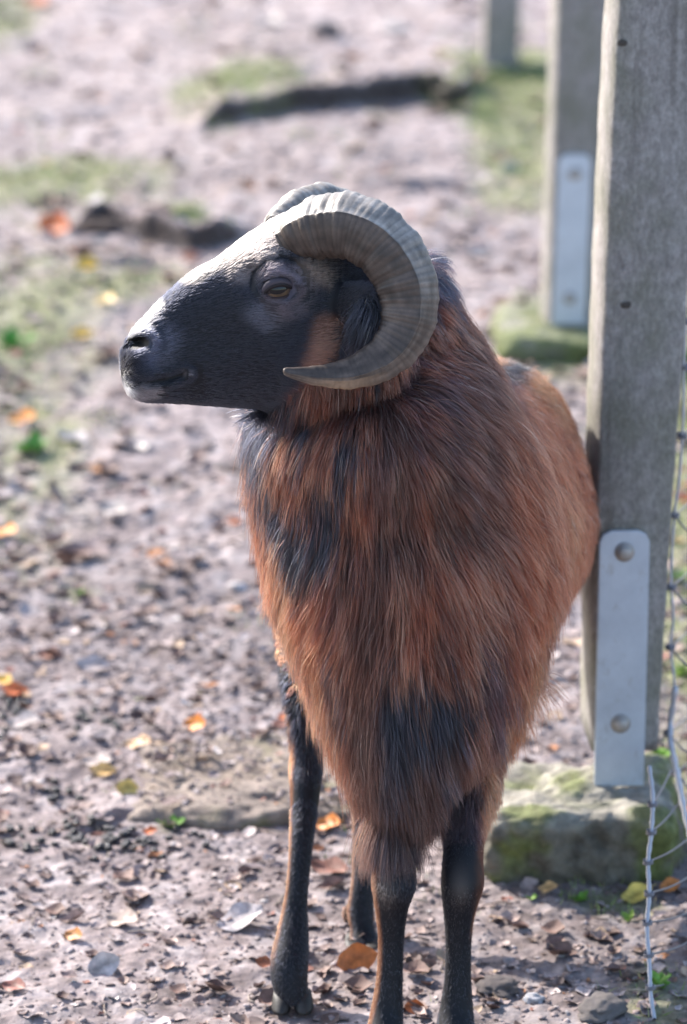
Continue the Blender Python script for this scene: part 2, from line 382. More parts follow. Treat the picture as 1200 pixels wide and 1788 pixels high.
LEAVES = [
 (40, 735, 52, OR, 'orange leaf lying on the green grass patch at the left edge', .5),
 (10, 934, 52, OR, 'orange leaf cut by the left edge, level with the dark chest patch', .4),
 (172, 820, 46, (.62, .33, .17), 'faded orange leaf on bare soil left of the ram throat', .3),
 (150, 465, 44, YE, 'yellow orange leaf below the broken bank, left of the ram forehead', .6),
 (98, 400, 66, RO, 'large red orange leaf leaning on the dark broken bank', .9),
 (135, 440, 34, (.5, .2, .1), 'small rusty leaf right below the large red leaf by the bank', .3),
 (330, 452, 44, (.45, .18, .10), 'red brown leaf just left of the ram forehead', .3),
 (8, 1190, 34, YE, 'yellow tip of a leaf at the left edge, just above a red leaf', .5),
 (22, 1210, 56, RO, 'red orange leaf at the left edge beside the dark droppings', .25),
 (342, 1268, 44, (.80, .27, .04), 'bright orange leaf tipped up on soil left of the hind leg', .8),
 (243, 1302, 50, TA, 'tan curled leaf above the mossy step', .4),
 (178, 1350, 50, (.68, .43, .16), 'yellow tan leaf lying below a pale flake on the left', .35),
 (222, 1380, 42, (.68, .52, .17), 'narrow yellow leaf standing upright at the end of the step', 1.3),
 (262, 1453, 26, RO, 'small red leaf beside the little green plant', .4),
 (574, 1442, 50, (.72, .25, .05), 'curled orange leaf seen between the two hind legs', .6),
 (622, 1683, 74, (.66, .20, .055), 'big orange brown leaf standing against the rear hoof', 1.0),
 (725, 1762, 36, (.60, .18, .06), 'small orange leaf between the two front feet', 1.1),
 (130, 1636, 38, (.50, .21, .06), 'brown orange leaf on crumbly soil at lower left', .7),
 (461, 1683, 30, (.40, .13, .06), 'small dark red leaf touching the splayed hind hoof', .9),
 (497, 1253, 26, RO, 'small red leaf peeping out behind the upper hind leg', .5),
 (408, 912, 34, (.68, .28, .16), 'small pink orange leaf beside the dark chest hair', .3),
 (142, 586, 42, YE, 'yellow orange leaf in thin grass left of the muzzle', .4),
 (185, 527, 40, (.72, .50, .2), 'pale yellow leaf in thin grass above the muzzle', .4),
 (85, 1146, 46, BR, 'brown leaf on soil above the red leaf at left', .3),
 (575, 1520, 66, (.30, .14, .10), 'dark reddish leaf flat on the soil between the hind legs', .3),
 (957, 1553, 34, (.62, .38, .17), 'tan leaf at the foot of the concrete block', .4),
 (1112, 1566, 60, (.66, .50, .12), 'yellow leaf right of the block below the wire', .3),
 (1170, 1550, 40, (.55, .2, .05), 'orange brown leaf behind the diagonal wires', .5),
 (1192, 1418, 34, OR, 'orange leaf caught behind the thick bent wire', .9),
 (1193, 872, 36, (.62, .2, .1), 'red leaf in the grass right of the nearest post', .5),
 (68, 6, 40, RO, 'red leaf at the top left corner', .6),
 (836, 444, 44, WH, 'bright pale leaf on soil between the horn and the posts', .5),
 (200, 893, 54, WH, 'bright whitish leaf on the soil left of the chest', .5),
 (158, 965, 70, (.55, .40, .37), 'pinkish curled leaf with a dark gap beneath it', .3),
 (128, 768, 60, (.72, .63, .61), 'long pale leaf right of the grass patch', .15),
 (235, 788, 50, (.74, .65, .62), 'pale pink leaf below the muzzle, right of the faded leaf', .15),
 (172, 425, 42, WH, 'whitish leaf beside the large red leaf by the bank', .4),
 (470, 40, 52, (.75, .66, .64), 'pale leaf high on the path', .3),
 (860, 28, 40, (.75, .70, .66), 'pale leaf next to the farthest post', .3),
 (160, 1166, 60, (.74, .62, .60), 'pale curled leaf with a dark shadow behind it', .4),
 (40, 1264, 60, (.78, .66, .62), 'cream leaf among the dark droppings at left', .25),
 (170, 1332, 52, (.74, .60, .54), 'cream flake resting just above the yellow tan leaf', .25),
 (180, 1692, 62, (.75, .66, .64), 'long pale leaf standing on edge at lower left', .9),
 (420, 1610, 90, (.72, .64, .65), 'wide pale leaf on the soil left of the hind leg', .15),
 (215, 1610, 60, (.66, .50, .42), 'pinkish leaf above the brown orange leaf at lower left', .4),
 (890, 300, 40, (.72, .66, .60), 'pale leaf standing at the foot of the middle post', 1.0),
 (120, 1705, 30, (.5, .35, .32), 'small brown leaf left of the long pale leaf', .3),
 (25, 1725, 44, (.30, .12, .09), 'dark red brown leaf in the lower left corner', .4),
 (840, 1220, 36, (.65, .58, .55), 'pale leaf right of the chest hair fringe', .3),
 (975, 1195, 40, (.62, .50, .46), 'pinkish leaf between the belly and the nearest post', .4),
]
for (px, py, s, c, lab, ti) in LEAVES:
    if min(c) > .3: c = tuple(v*.62 for v in c)
    leaf_thing(px, py, s, c, lab, ti)

# ------------------------------------------------------------------ droppings
drop_me = rock_mesh('dropping', 3, 2, 0.85, 0.18)
dm, t, b = mat('dropping'); b.inputs['Base Color'].default_value = (.018, .016, .02, 1); b.inputs['Roughness'].default_value = 0.28
n = tex(t, 3, 3); bump(t, b, n, 0.4, 0.05)
for p in drop_me.polygons: p.use_smooth = True
CL = [(150, 1460, 75, 28, 34, 'left of the little green plant'), (275, 1475, 80, 24, 20, 'just below the little green plant'), (25, 1245, 30, 30, 20, 'around the cream leaf at the left edge'), (150, 1262, 60, 22, 14, 'on open soil above the yellow tan leaf'), (30, 1460, 30, 25, 10, 'at the left edge below the cream leaf'), (110, 1392, 30, 20, 7, 'below the yellow tan leaf')]
k = 0
for (cx, cy, sx, sy, n, where) in CL:
    for i in range(n):
        px, py = random.gauss(cx, sx*0.55), random.gauss(cy, sy*0.6)
        if not -5 < px < 450: continue
        p = G(px, py); hh = Hs(p[0], p[1]); p = G(px, py, hh)
        o = bpy.data.objects.new('dropping', drop_me); COL.objects.link(o)
        if k == 0: drop_me.materials.append(dm)
        s = random.uniform(.0036, .0056); o.scale = (s*1.25, s, s); o.location = (p[0], p[1], Hs(p[0], p[1])+s*0.6)
        o.rotation_euler = (0, 0, random.random()*3)
        o['label'] = 'shiny black dropping, one of those '+where; o['category'] = 'dropping'
        o['group'] = 'droppings '+where; k += 1

# ------------------------------------------------------------------ stones
def stone(px, py, size, col, label, seed, flat=0.5, sub=4, asp=1.0, sink=0.25):
    p = G(px, py); z0 = Hs(p[0], p[1]); p = G(px, py, z0); S = size/2/FPX*(p[1]*CP+CAMZ*SP)
    me = rock_mesh('stone', seed, sub, flat, 0.35)
    V, _ = arr(me); nn = fbm3(V[:, 0]*3+seed, V[:, 1]*3, V[:, 2]*3, 3)
    setcol(me, np.array(col)[None]*(0.7+0.6*nn[:, None]))
    for q in me.polygons: q.use_smooth = True
    o = ob('stone', me, M_STONE, label=label, category='stone'); o.scale = (S, S*asp, S)
    o.location = (p[0], p[1], z0+S*flat*(1-2*sink)*0.6); o.rotation_euler = (0, 0, seed)
stone(868, 1728, 74, (.20, .17, .165), 'flat grey brown stone right of the front leg', 2.2, .4)
stone(932, 1748, 34, (.80, .78, .82), 'small white stone beside the flat grey stone', 3.1, .6)
stone(1050, 1765, 100, (.26, .23, .22), 'long half buried grey stone near the wire foot', 4.4, .35, asp=.7)
stone(1098, 1708, 24, (.22, .16, .14), 'small brown clod above the half buried stone', 5.3, .8)
stone(790, 168, 66, (.085, .075, .055), 'dark mossy clod at the right end of the far bank', 6.1, .55, asp=1.2)
stone(752, 152, 50, (.07, .06, .045), 'dark rounded clod next to the mossy one on the far bank', 7.7, .8)
stone(570, 62, 44, (.22, .19, .19), 'grey stone standing high on the path', 8.2, .9)
stone(325, 396, 84, (.24, .27, .11), 'moss covered clod in the broken bank left of the forehead', 9.9, .55)
stone(262, 380, 62, (.10, .07, .06), 'dark earth clod in the middle of the broken bank', 10.6, .42, asp=1.5)
stone(175, 398, 60, (.10, .07, .06), 'dark earth clod behind the large red leaf', 11.3, .4, asp=1.5)
stone(936, 1440, 84, (.20, .19, .165), 'rounded grey lump set in the front edge of the concrete block', 15.5, .7, asp=.6, sink=-.3)
stone(690, 52, 50, (.62, .57, .56), 'pale flat stone high on the path', 12.9, .35)

# ------------------------------------------------------------------ little green plants
def weed(px, py, size, n, label, col=(.16, .34, .05)):
    p = G(px, py); z0 = Hs(p[0], p[1]); r = empty('weed', (p[0], p[1], z0), label=label, category='weed')
    S = size/FPX*(p[1]*CP+CAMZ*SP); tv, tf = leaf_template(6, 0.5, 0.3, 0, 0.30); tv = tv+np.array([0.5, 0, 0])
    lm = np_mesh('leaf', tv*S*0.5, tf); setcol(lm, np.array(col)[None]*(0.7+0.6*rng.random((len(tv), 1)))); lm.materials.append(M_BLADE)
    for i in range(n):
        o = bpy.data.objects.new('leaf', lm); COL.objects.link(o); o.parent = r
        o.rotation_euler = (random.uniform(-.4, .4), -random.uniform(.2, 1.0), i*2.4+random.random()); s = random.uniform(.6, 1.1); o.scale = (s, s, s)
weed(300, 1450, 60, 9, 'small bright green plant at the foot of the step')
weed(1155, 1325, 60, 9, 'green weed growing behind the foot of the nearest post', (.22, .42, .06))
weed(1015, 1570, 46, 8, 'low green weed in front of the concrete block')
weed(1100, 1600, 40, 7, 'low green weed between the block and the wire', (.24, .36, .07))
weed(1150, 1725, 60, 9, 'green weed behind the diagonal wires at lower right', (.2, .38, .07))
weed(22, 612, 90, 10, 'broad leaved green plant at the left edge', (.12, .32, .06))
weed(1190, 1180, 60, 8, 'green weed behind the mesh right of the nearest post', (.3, .42, .12))
weed(55, 790, 80, 9, 'green tuft of leaves just below the orange leaf on grass', (.15, .34, .07))
weed(140, 1038, 28, 6, 'tiny green seedling in open soil at left', (.2, .4, .08))
weed(1188, 620, 50, 8, 'small weed beside the upper right edge of the nearest post', (.3, .45, .1))
weed(1185, 1010, 60, 9, 'pale green weed behind the mesh, level with the top bolt', (.3, .44, .14))
weed(928, 1572, 28, 6, 'tiny weed at the left foot of the concrete block', (.22, .38, .07))

# ------------------------------------------------------------------ concrete footings
def footing(x0, x1, y0, y1, z1, name, label, seed, mossy):
    
    bm = bmesh.new(); bmesh.ops.create_cube(bm, size=1); bmesh.ops.subdivide_edges(bm, edges=bm.edges[:], cuts=44, use_grid_fill=True)
    V = np.array([v.co[:] for v in bm.verts]); 
    # rounded box
    s = np.array([(x1-x0), (y1-y0), z1+0.12]); P = V*s; r = 0.022
    q = np.clip(np.abs(P), None, s/2-r)*np.sign(P); d = P-q; L = np.linalg.norm(d, axis=1, keepdims=True)+1e-9
    P = q+d/L*np.minimum(L, r)
    P += np.array([(x0+x1)/2, (y0+y1)/2, (z1-0.12)/2])
    nn = (fbm3(P[:, 0]*14, P[:, 1]*14, P[:, 2]*14, 4, seed)-0.5)*0.060+(fbm3(P[:, 0]*60, P[:, 1]*60, P[:, 2]*60, 3, seed+9)-0.5)*0.026
    nn += (fbm3(P[:, 0]*5, P[:, 1]*5, P[:, 2]*5, 2, seed+3)-0.5)*0.05
    out = V/np.linalg.norm(V, axis=1, keepdims=True); out[:, 2] *= 0.5
    P += out*nn[:, None]
    for v, p in zip(bm.verts, P): v.co = p
    me = bpy.data.meshes.new(name); bm.to_mesh(me); bm.free()
    for f in me.polygons: f.use_smooth = True
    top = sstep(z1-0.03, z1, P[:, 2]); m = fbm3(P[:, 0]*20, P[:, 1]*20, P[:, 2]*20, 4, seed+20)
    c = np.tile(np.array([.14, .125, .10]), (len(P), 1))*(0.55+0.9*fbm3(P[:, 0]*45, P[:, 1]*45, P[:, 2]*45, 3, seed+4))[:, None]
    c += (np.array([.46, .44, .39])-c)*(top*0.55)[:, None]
    c += (np.array([.13, .16, .04])-c)*(sstep(0.48-mossy, 0.72-mossy, m)*0.8)[:, None]
    if 'slab' in name: c = c*np.array([1.0, .86, .84])*.82
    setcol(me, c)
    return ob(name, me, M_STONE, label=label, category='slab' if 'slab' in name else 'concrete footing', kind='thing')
Pb = G(850, 1555); Pr = G(1135, 1545)
footing(Pb[0]-0.005, Pr[0]+0.03, Pb[1]+0.015, 4.43, 0.083, 'concrete_footing', 'rough mossy concrete block under the nearest fence post', 5, 0.07)

# ------------------------------------------------------------------ fence posts
mp, t, b = mat('weathered_timber')
n1 = tex(t, 80, 6, 0.8, stretch=(1, 1, 0.6)); n2 = tex(t, 9, 3, 0.6); n3 = tex(t, 240, 3, 0.8, stretch=(1, 1, 0.5))
c1 = ramp(t, n1, [(0.30, (.17, .155, .148)), (0.50, (.28, .262, .25)), (0.72, (.42, .40, .385))])
c2 = mixc(t, ramp(t, n2, [(0.42, (0, 0, 0)), (0.62, (.7, .7, .7))]), c1, (.17, .17, .13))
c3 = mixc(t, 0.6, c2, ramp(t, n3, [(0.3, (.45, .45, .45)), (0.7, (1.35, 1.35, 1.35))]), 'MULTIPLY')
n7 = tex(t, 42, 3, 0.5, stretch=(1, 1, 0.045)); c3 = mixc(t, 1.0, c3, ramp(t, n7, [(0.31, (.68, .67, .66)), (0.40, (1, 1, 1))]), 'MULTIPLY'); t.links.new(c3, b.inputs['Base Color']); b.inputs['Roughness'].default_value = 0.9; b.inputs['Specular IOR Level'].default_value = 0.15
bump(t, b, n3, 0.5, 0.002)
ms, t, b = mat('galvanised_steel')
n1 = tex(t, 14, 5, 0.65); n2 = tex(t, 160, 3, 0.6)
n9 = tex(t, 45, 6, 0.8, stretch=(1, 1, .5)); t.links.new(mixc(t, ramp(t, n9, [(0.56, (0, 0, 0)), (0.70, (.55, .55, .55))]), ramp(t, n1, [(0.3, (.42, .47, .54)), (0.7, (.58, .64, .72))]), (.27, .25, .23)), b.inputs['Base Color'])
b.inputs['Metallic'].default_value = 0.55; b.inputs['Roughness'].default_value = 0.55; bump(t, b, n2, 0.15, 0.001)
mb, t, b = mat('dull_bolt'); b.inputs['Base Color'].default_value = (.40, .375, .35, 1); b.inputs['Metallic'].default_value = 0.5; b.inputs['Roughness'].default_value = 0.6
n = tex(t, 200, 3); bump(t, b, n, 0.4, 0.001)
mw, t, b = mat('zinc_wire'); b.inputs['Base Color'].default_value = (.47, .47, .51, 1); b.inputs['Metallic'].default_value = 0.45; b.inputs['Roughness'].default_value = 0.5
n = tex(t, 120, 3); bump(t, b, n, 0.5, 0.001)
mwd, t, b = mat('tarnished_wire'); b.inputs['Base Color'].default_value = (.22, .21, .23, 1); b.inputs['Metallic'].default_value = 0.5; b.inputs['Roughness'].default_value = 0.5
n = tex(t, 120, 3); bump(t, b, n, 0.5, 0.001)

mk_, t, b = mat('dark_knot'); b.inputs['Base Color'].default_value = (.06, .052, .045, 1); b.inputs['Roughness'].default_value = .9
def plate_mesh(w_, h_, th, ch):
    out = [(-w_/2, 0), (w_/2, 0), (w_/2, h_-ch), (w_/2-ch*0.3, h_-ch*0.35), (w_/2-ch, h_), (-w_/2+ch, h_), (-w_/2+ch*0.3, h_-ch*0.35), (-w_/2, h_-ch)]
    bm = bmesh.new(); f = bm.faces.new([bm.verts.new((a, 0, c_)) for a, c_ in out])
    r = bmesh.ops.extrude_face_region(bm, geom=[f]); 
    for v in r['geom']:
        if isinstance(v, bmesh.types.BMVert): v.co.y -= th
    bmesh.ops.bevel(bm, geom=[e for e in bm.edges if abs(e.verts[0].co.y-e.verts[1].co.y) < 1e-6 and e.verts[0].co.y < -th/2], offset=0.0012, segments=2, affect='EDGES')
    bmesh.ops.recalc_face_normals(bm, faces=bm.faces)
    me = bpy.data.meshes.new('steel_plate'); bm.to_mesh(me); bm.free(); return me
def bolt_mesh():
    rings = []
    for r, y_ in ((.0135, .0), (.0135, -.0015), (.010, -.0018), (.0098, -.004), (.0085, -.0068), (.005, -.0088), (.0015, -.0094)):
        a = np.linspace(0, 2*np.pi, 20, endpoint=False); rings.append(np.stack([r*np.cos(a), np.full(20, y_), r*np.sin(a)], 1))
    return np_mesh('bolt', *loft(rings))
def post(base, top, w_b, w_t, dep, plate_z0, plate_h, label, plate_dx=0.0, n_bolts=(0.055, 0.235), yaw=0.0, plate_w=.057, plate_lean=0.0, bend=1.0, holes=()):
    """base, top: front-face centre (world) bottom and top"""
    base = np.array(base); top = np.array(top)
    r = empty('fence_post', tuple(base), label=label, category='fence post', group='timber posts along the wire fence')
    r.rotation_euler = (0, 0, yaw)
    ax = top-base
    rings = []; nz = 40
    for i in range(nz+1):
        s = i/nz; c = ax*s; c[0] = ax[0]*(bend*s+(1-bend)*s*s); wv = (w_b+(w_t-w_b)*s)/2; dv = dep
        ch = 0.004
        pts = [(-wv+ch, 0), (wv-ch, 0), (wv, ch), (wv, dv-ch), (wv-ch, dv), (-wv+ch, dv), (-wv, dv-ch), (-wv, ch)]
        rings.append([(c[0]+a+0.0006*math.sin(i*1.7+a*9), c[1]+b_, c[2]) for a, b_ in pts])
    me = np_mesh('timber', *loft(rings), smooth=False)
    ob('timber', me, mp, r)
    for (s, dx) in holes:                                         # dark knots in the face
        kv, kf = arr(rock_mesh('knot', 3+s*10, 2, 1.0, 0.4)); kv = kv*np.array([.006, .0012, .0045])+np.array([ax[0]*(bend*s+(1-bend)*s*s)+dx, ax[1]*s, ax[2]*s])
        km = np_mesh('knot', kv, kf); ob('knot', km, mk_, r)
    lean = np.array([plate_lean, ax[1]/ax[2]])
    if plate_h:
        pl = ob('steel_plate', plate_mesh(plate_w, plate_h, 0.006, 0.013), ms, r)
        pl.location = (plate_dx, -0.0022+lean[1]*plate_z0, plate_z0); pl.rotation_euler = (0, math.atan(lean[0]), 0)
        for bz in n_bolts:
            bo = ob('bolt', bolt_mesh(), mb, pl); bo.location = (0.0, -0.0062, bz*plate_h); bo.scale = (.84, .9, .84)
    return r
# nearest post
D1 = 4.335
def at(px, py, D): return W(px, py, D)
b1 = at(1092, 1312, D1); z_b = b1[2]
L0, R0 = at(1034, 1312, D1), at(1150, 1312, D1); L1, R1 = at(1083, -40, D1), at(1252, -40, D1)
cb = (L0+R0)/2; ct = (L1+R1)/2
pB, pT = at(1081, 1374, D1-0.01), at(1093, 928, D1-0.01)
post(cb, ct, R0[0]-L0[0], R1[0]-L1[0], 0.125, pB[2]-cb[2], pT[2]-pB[2], 'nearest weathered square post with a bolted steel plate, standing on the concrete block', plate_dx=pB[0]-cb[0], n_bolts=(.25, .92), plate_lean=(pT[0]-pB[0])/(pT[2]-pB[2])-.004, bend=.32, yaw=0.06, holes=((.92, -.045), (.59, -.022)))
# stub of the timber's dark shoe behind the plate
sh = at(1045, 1335, D1+0.06)
D2 = 6.78
L0, R0 = at(957, 580, D2), at(1046, 580, D2); L1, R1 = at(977, -60, D2), at(1080, -60, D2)
cb = (L0+R0)/2; ct = (L1+R1)/2; pB, pT = at(993, 567, D2-.01), at(1005, 270, D2-.01)
post(cb, ct, R0[0]-L0[0], R1[0]-L1[0], 0.13, pB[2]-cb[2], pT[2]-pB[2], 'middle weathered post with a blurred steel plate, half hidden by the nearest post', plate_dx=pB[0]-cb[0], n_bolts=(.16, .89), plate_lean=(pT[0]-pB[0])/(pT[2]-pB[2]), yaw=0.06)
D3 = 9.45
L0, R0 = at(845, 122, D3), at(905, 122, D3); cb = (L0+R0)/2; ct = cb+np.array([0.02, 0, 0.9])
post(cb, ct, R0[0]-L0[0], (R0[0]-L0[0])*1.05, 0.1, 0.0, 0, 'farthest dark weathered post at the top of the picture', yaw=0.05)
sl0, sl1 = G(222, 1400), G(842, 1440)
footing(sl0[0], sl1[0]+.02, 4.42, 4.70, 0.016, 'stone_slab', 'low flat grey stone slab running behind the legs, left of the mossy block', 35, -0.11)
q2 = G(1000, 590); footing(q2[0]-0.13, q2[0]+0.16, D2-0.10, D2+0.2, 0.03, 'concrete_footing', 'low moss grown footing under the middle post', 15, 0.22)
q3 = G(870, 130); footing(q3[0]-0.13, q3[0]+0.14, D3-0.06, D3+0.2, 0.02, 'concrete_footing', 'low moss grown footing under the farthest post', 25, 0.25)

# ------------------------------------------------------------------ wire mesh fence
wf = empty('wire_fence', tuple(G(1145, 1700)), label='galvanised knotted wire mesh beside the nearest post, its lower end bent forward', category='wire fence')
wl = np.array(wf.location)
def wire(name, pts, r, m, twist=0.0):
    P = cr(pts, 8)-wl; rr = np.full(len(P), r)
    if twist: rr = rr*(1+twist*np.sin(np.arange(len(P))*1.9))
    ob(name, np_mesh(name, *tube(P, rr, 8)), m, wf)
    return P
def knot(p, d, r):
    d = d/np.linalg.norm(d); u = np.cross(d, [0.1, 1, 0.2]); u /= np.linalg.norm(u); v = np.cross(d, u)
    a = np.linspace(0, 4*np.pi, 22); pts = p+(u*np.cos(a)[:, None]+v*np.sin(a)[:, None])*r+d*(np.linspace(-1, 1, 22)*r*0.45)[:, None]
    ob('knot', np_mesh('knot', *tube(pts, 0.0013, 6)), mwd, wf)
def Dlow(py): return np.interp(py, [1340, 1790, 1830], [4.06, 3.86, 3.84])
s1 = [(1134, 1338), (1140, 1390), (1138, 1450), (1132, 1505), (1134, 1560), (1130, 1620), (1134, 1680), (1137, 1740), (1145, 1795), (1147, 1830)]
P1 = wire('stay_wire', [W(a, b_, Dlow(b_)) for a, b_ in s1], 0.0025, mw, 0.14)
s2 = [(1206, 380), (1196, 440), (1197, 560), (1194, 640), (1193, 740), (1186, 840), (1178, 900), (1172, 1010), (1176, 1080), (1171, 1130), (1178, 1200), (1168, 1280), (1179, 1340), (1190, 1400), (1208, 1480)]
D_up = lambda py: np.interp(py, [380, 1280, 1480], [4.40, 4.36, 4.02])
P2 = wire('stay_wire', [W(a, b_, D_up(b_)) for a, b_ in s2], 0.0017, mw, 0.18)
P2b = wire('stay_wire', [W(a+2, b_, D_up(b_)-.004) for a, b_ in s2[-5:]], 0.0036, mw, 0.16)
ky = [1404, 1453, 1505, 1560, 1611, 1667, 1724, 1786]
ends = [(1172, 1345), (1188, 1400), (1203, 1465), (1210, 1528), (1212, 1590), (1214, 1640), (1216, 1700), (1215, 1765)]
for yk, en in zip(ky, ends):
    xk = np.interp(yk, [b_ for a, b_ in s1], [a for a, b_ in s1]); p = W(xk, yk, Dlow(yk))
    knot(p-wl, np.array([0, 0.1, 1.0]), 0.0046)
    q = W(en[0], en[1], Dlow(yk)+0.16); mid = (p+q)/2+np.array([0, 0, -0.003])
    wire('line_wire', [p, mid, q], 0.0011, mwd)
for yk in (405, 560, 640, 760, 900, 1025, 1130, 1280, 1350):
    xk = np.interp(yk, [b_ for a, b_ in s2], [a for a, b_ in s2]); p = W(xk, yk, D_up(yk))
    knot(p-wl, np.array([0.02, 0.05, 1.0]), 0.0052)
    wire('line_wire', [p, W(xk+22, yk+26, D_up(yk)-.05), W(xk+44, yk+40, D_up(yk)-.1)], 0.0011, mwd)
    q = W(xk+40, yk-34, D_up(yk)+0.3); wire('line_wire', [p, (p+q)/2, q], 0.0011, mwd)

# ------------------------------------------------------------------ THE RAM
ram = empty('ram', tuple(W(760, 1816, 3.95)*np.array([1, 1, 0])), label='brown and black ram with curled ridged horns, head turned to the left', category='ram')
RL = np.array(ram.location)
# ---- head plane
LN = np.array([0.20, -0.955, 0.13]); LN /= np.linalg.norm(LN)       # points out of the side of the head nearest the lens
P0 = W(520, 520, 3.86)
def HP(px, py, lat=0.0):
    d = ray(px, py); o = P0+LN*lat
    return CAMP+d*(((o-CAMP)@LN)/(d@LN))
HS = [ # top x,y, bottom x,y, half width, pear factor, exponent
 (210, 618, 212, 660, .006, 0, 1.0), (218, 598, 222, 684, .018, -.05, .95), (238, 570, 246, 699, .0255, -.05, .9), (268, 536, 284, 703, .029, 0, .9),
 (302, 502, 320, 705, .032, .02, .88), (338, 473, 360, 708, .037, .05, .88), (376, 452, 402, 711, .043, .10, .88), (416, 424, 445, 714, .050, .16, .88),
 (456, 396, 492, 722, .056, .18, .88), (500, 372, 545, 735, .058, .15, .9), (548, 362, 600, 745, .058, .1, .95), (600, 375, 650, 740, .055, 0, 1), (650, 425, 690, 720, .045, 0, 1), (690, 490, 715, 680, .02, 0, 1)]
HSs = cr(HS, 4); K = 40; ang = np.linspace(0, 2*np.pi, K, endpoint=False)
rings = []
for s in HSs:
    T, B_ = HP(s[0], s[1]), HP(s[2], s[3]); c = (T+B_)/2; v = (T-B_)/2; e_ = s[6]
    ca, sa = np.cos(ang), np.sin(ang)
    hh = np.sign(ca)*np.abs(ca)**e_; ww = np.sign(sa)*np.abs(sa)**e_*(1+s[5]*ca)
    rings.append(c+hh[:, None]*v+ww[:, None]*LN*s[4])
parts = [loft(rings)]
def hring(px_l, px_r, py, D, dh, e_=1.0, tilt=0.0):
    """level ring: photo row py on the plane y=D, from px_l to px_r, half depth dh"""
    a, b_ = W(px_l, py, D), W(px_r, py, D); c = (a+b_)/2; hw = (b_-a)/2; y_ = np.array([0, dh, tilt*dh])
    k = np.linspace(0, 2*np.pi, 48, endpoint=False); ca, sa = np.cos(k), np.sin(k)
    return c+(np.sign(ca)*np.abs(ca)**e_)[:, None]*hw+(np.sign(sa)*np.abs(sa)**e_)[:, None]*y_
MN = [ # px_l, px_r, py, D, dh  (mane, chest, brisket)
 (655, 745, 455, 3.99, .03), (610, 775, 490, 3.98, .055), (560, 800, 540, 3.97, .075), (520, 832, 590, 3.965, .09), (487, 862, 650, 3.94, .125), (456, 890, 710, 3.93, .143),
 (446, 918, 770, 3.932, .148), (448, 945, 840, 3.935, .145), (462, 962, 920, 3.93, .15), (478, 970, 1000, 3.925, .15), (504, 952, 1070, 3.92, .15),
 (530, 932, 1140, 3.91, .14), (560, 892, 1210, 3.90, .13), (594, 852, 1280, 3.89, .11), (626, 816, 1335, 3.88, .085), (655, 788, 1370, 3.875, .06), (690, 760, 1395, 3.87, .03)]
MNs = cr(MN, 3); parts.append(loft([hring(*s) for s in MNs]))
def vring(D, pxl, pxr, pyt, pyb, e_=0.95, ntop=0.0):
    a, b_ = W(pxl, (pyt+pyb)/2, D), W(pxr, (pyt+pyb)/2, D); T, B_ = W((pxl+pxr)/2, pyt, D), W((pxl+pxr)/2, pyb, D)
    c = (a+b_+T+B_)/4; c = np.array([(a[0]+b_[0])/2, D, (T[2]+B_[2])/2]); hw = (b_[0]-a[0])/2; hh = (T[2]-B_[2])/2
    k = np.linspace(0, 2*np.pi, 48, endpoint=False); ca, sa = np.cos(k), np.sin(k)
    xx = np.sign(sa)*np.abs(sa)**e_*hw*(1-ntop*np.clip(ca, 0, 1)); zz = np.sign(ca)*np.abs(ca)**e_*hh
    return np.stack([c[0]+xx, np.full(48, D), c[2]+zz], 1)
BR_ = [(3.90, 560, 900, 660, 1150, .25), (4.0, 540, 985, 640, 1170, .28), (4.1, 545, 1022, 634, 1172, .24), (4.2, 560, 1034, 630, 1150, .2), (4.3, 590, 1022, 626, 1110, .16), (4.4, 625, 1008, 628, 1060, .10), (4.48, 670, 995, 640, 1000, .08), (4.54, 730, 950, 680, 930, .08)]
BRs = cr(BR_, 4); parts.append(loft([vring(s[0], s[1], s[2], s[3], s[4], .92-.20*float(sstep(4.15, 4.35, s[0])), s[5]) for s in BRs]))
def leg(st, flat=1.0):
    """st rows: px centre, py, px width, D, depth/width ratio"""
    S = cr(st, 4); R_ = []
    for px, py, wd, D, ar in S:
        c = W(px, py, D); dep = D*CP+(CAMZ-c[2])*SP; r = wd/2/FPX*dep
        k = np.linspace(0, 2*np.pi, 20, endpoint=False)
        R_.append(c+np.stack([np.cos(k)*r, np.sin(k)*r*ar, np.zeros(20)], 1))
    return loft(R_)
legC = [(735, 1180, 150, 3.90, 1), (712, 1290, 112, 3.87, 1.1), (694, 1380, 84, 3.845, 1.1), (687, 1440, 70, 3.83, 1.1), (687, 1500, 72, 3.82, 1.1), (688, 1545, 79, 3.812, 1.05), (684, 1590, 58, 3.815, 1.0), (683, 1640, 47, 3.815, 1.0), (681, 1700, 47, 3.81, 1.0), (677, 1750, 54, 3.805, 1.05), (674, 1785, 62, 3.795, 1.1), (673, 1806, 60, 3.785, 1.2)]
legD = [(838, 1180, 160, 3.93, 1), (830, 1290, 102, 3.90, 1.1), (821, 1380, 84, 3.87, 1.1), (815, 1440, 70, 3.85, 1.1), (809, 1500, 72, 3.83, 1.1), (808, 1545, 77, 3.82, 1.05), (803, 1590, 58, 3.82, 1.0), (801, 1640, 47, 3.82, 1.0), (800, 1700, 47, 3.815, 1.0), (798, 1750, 56, 3.81, 1.05), (796, 1785, 66, 3.80, 1.1), (795, 1806, 62, 3.79, 1.2)]
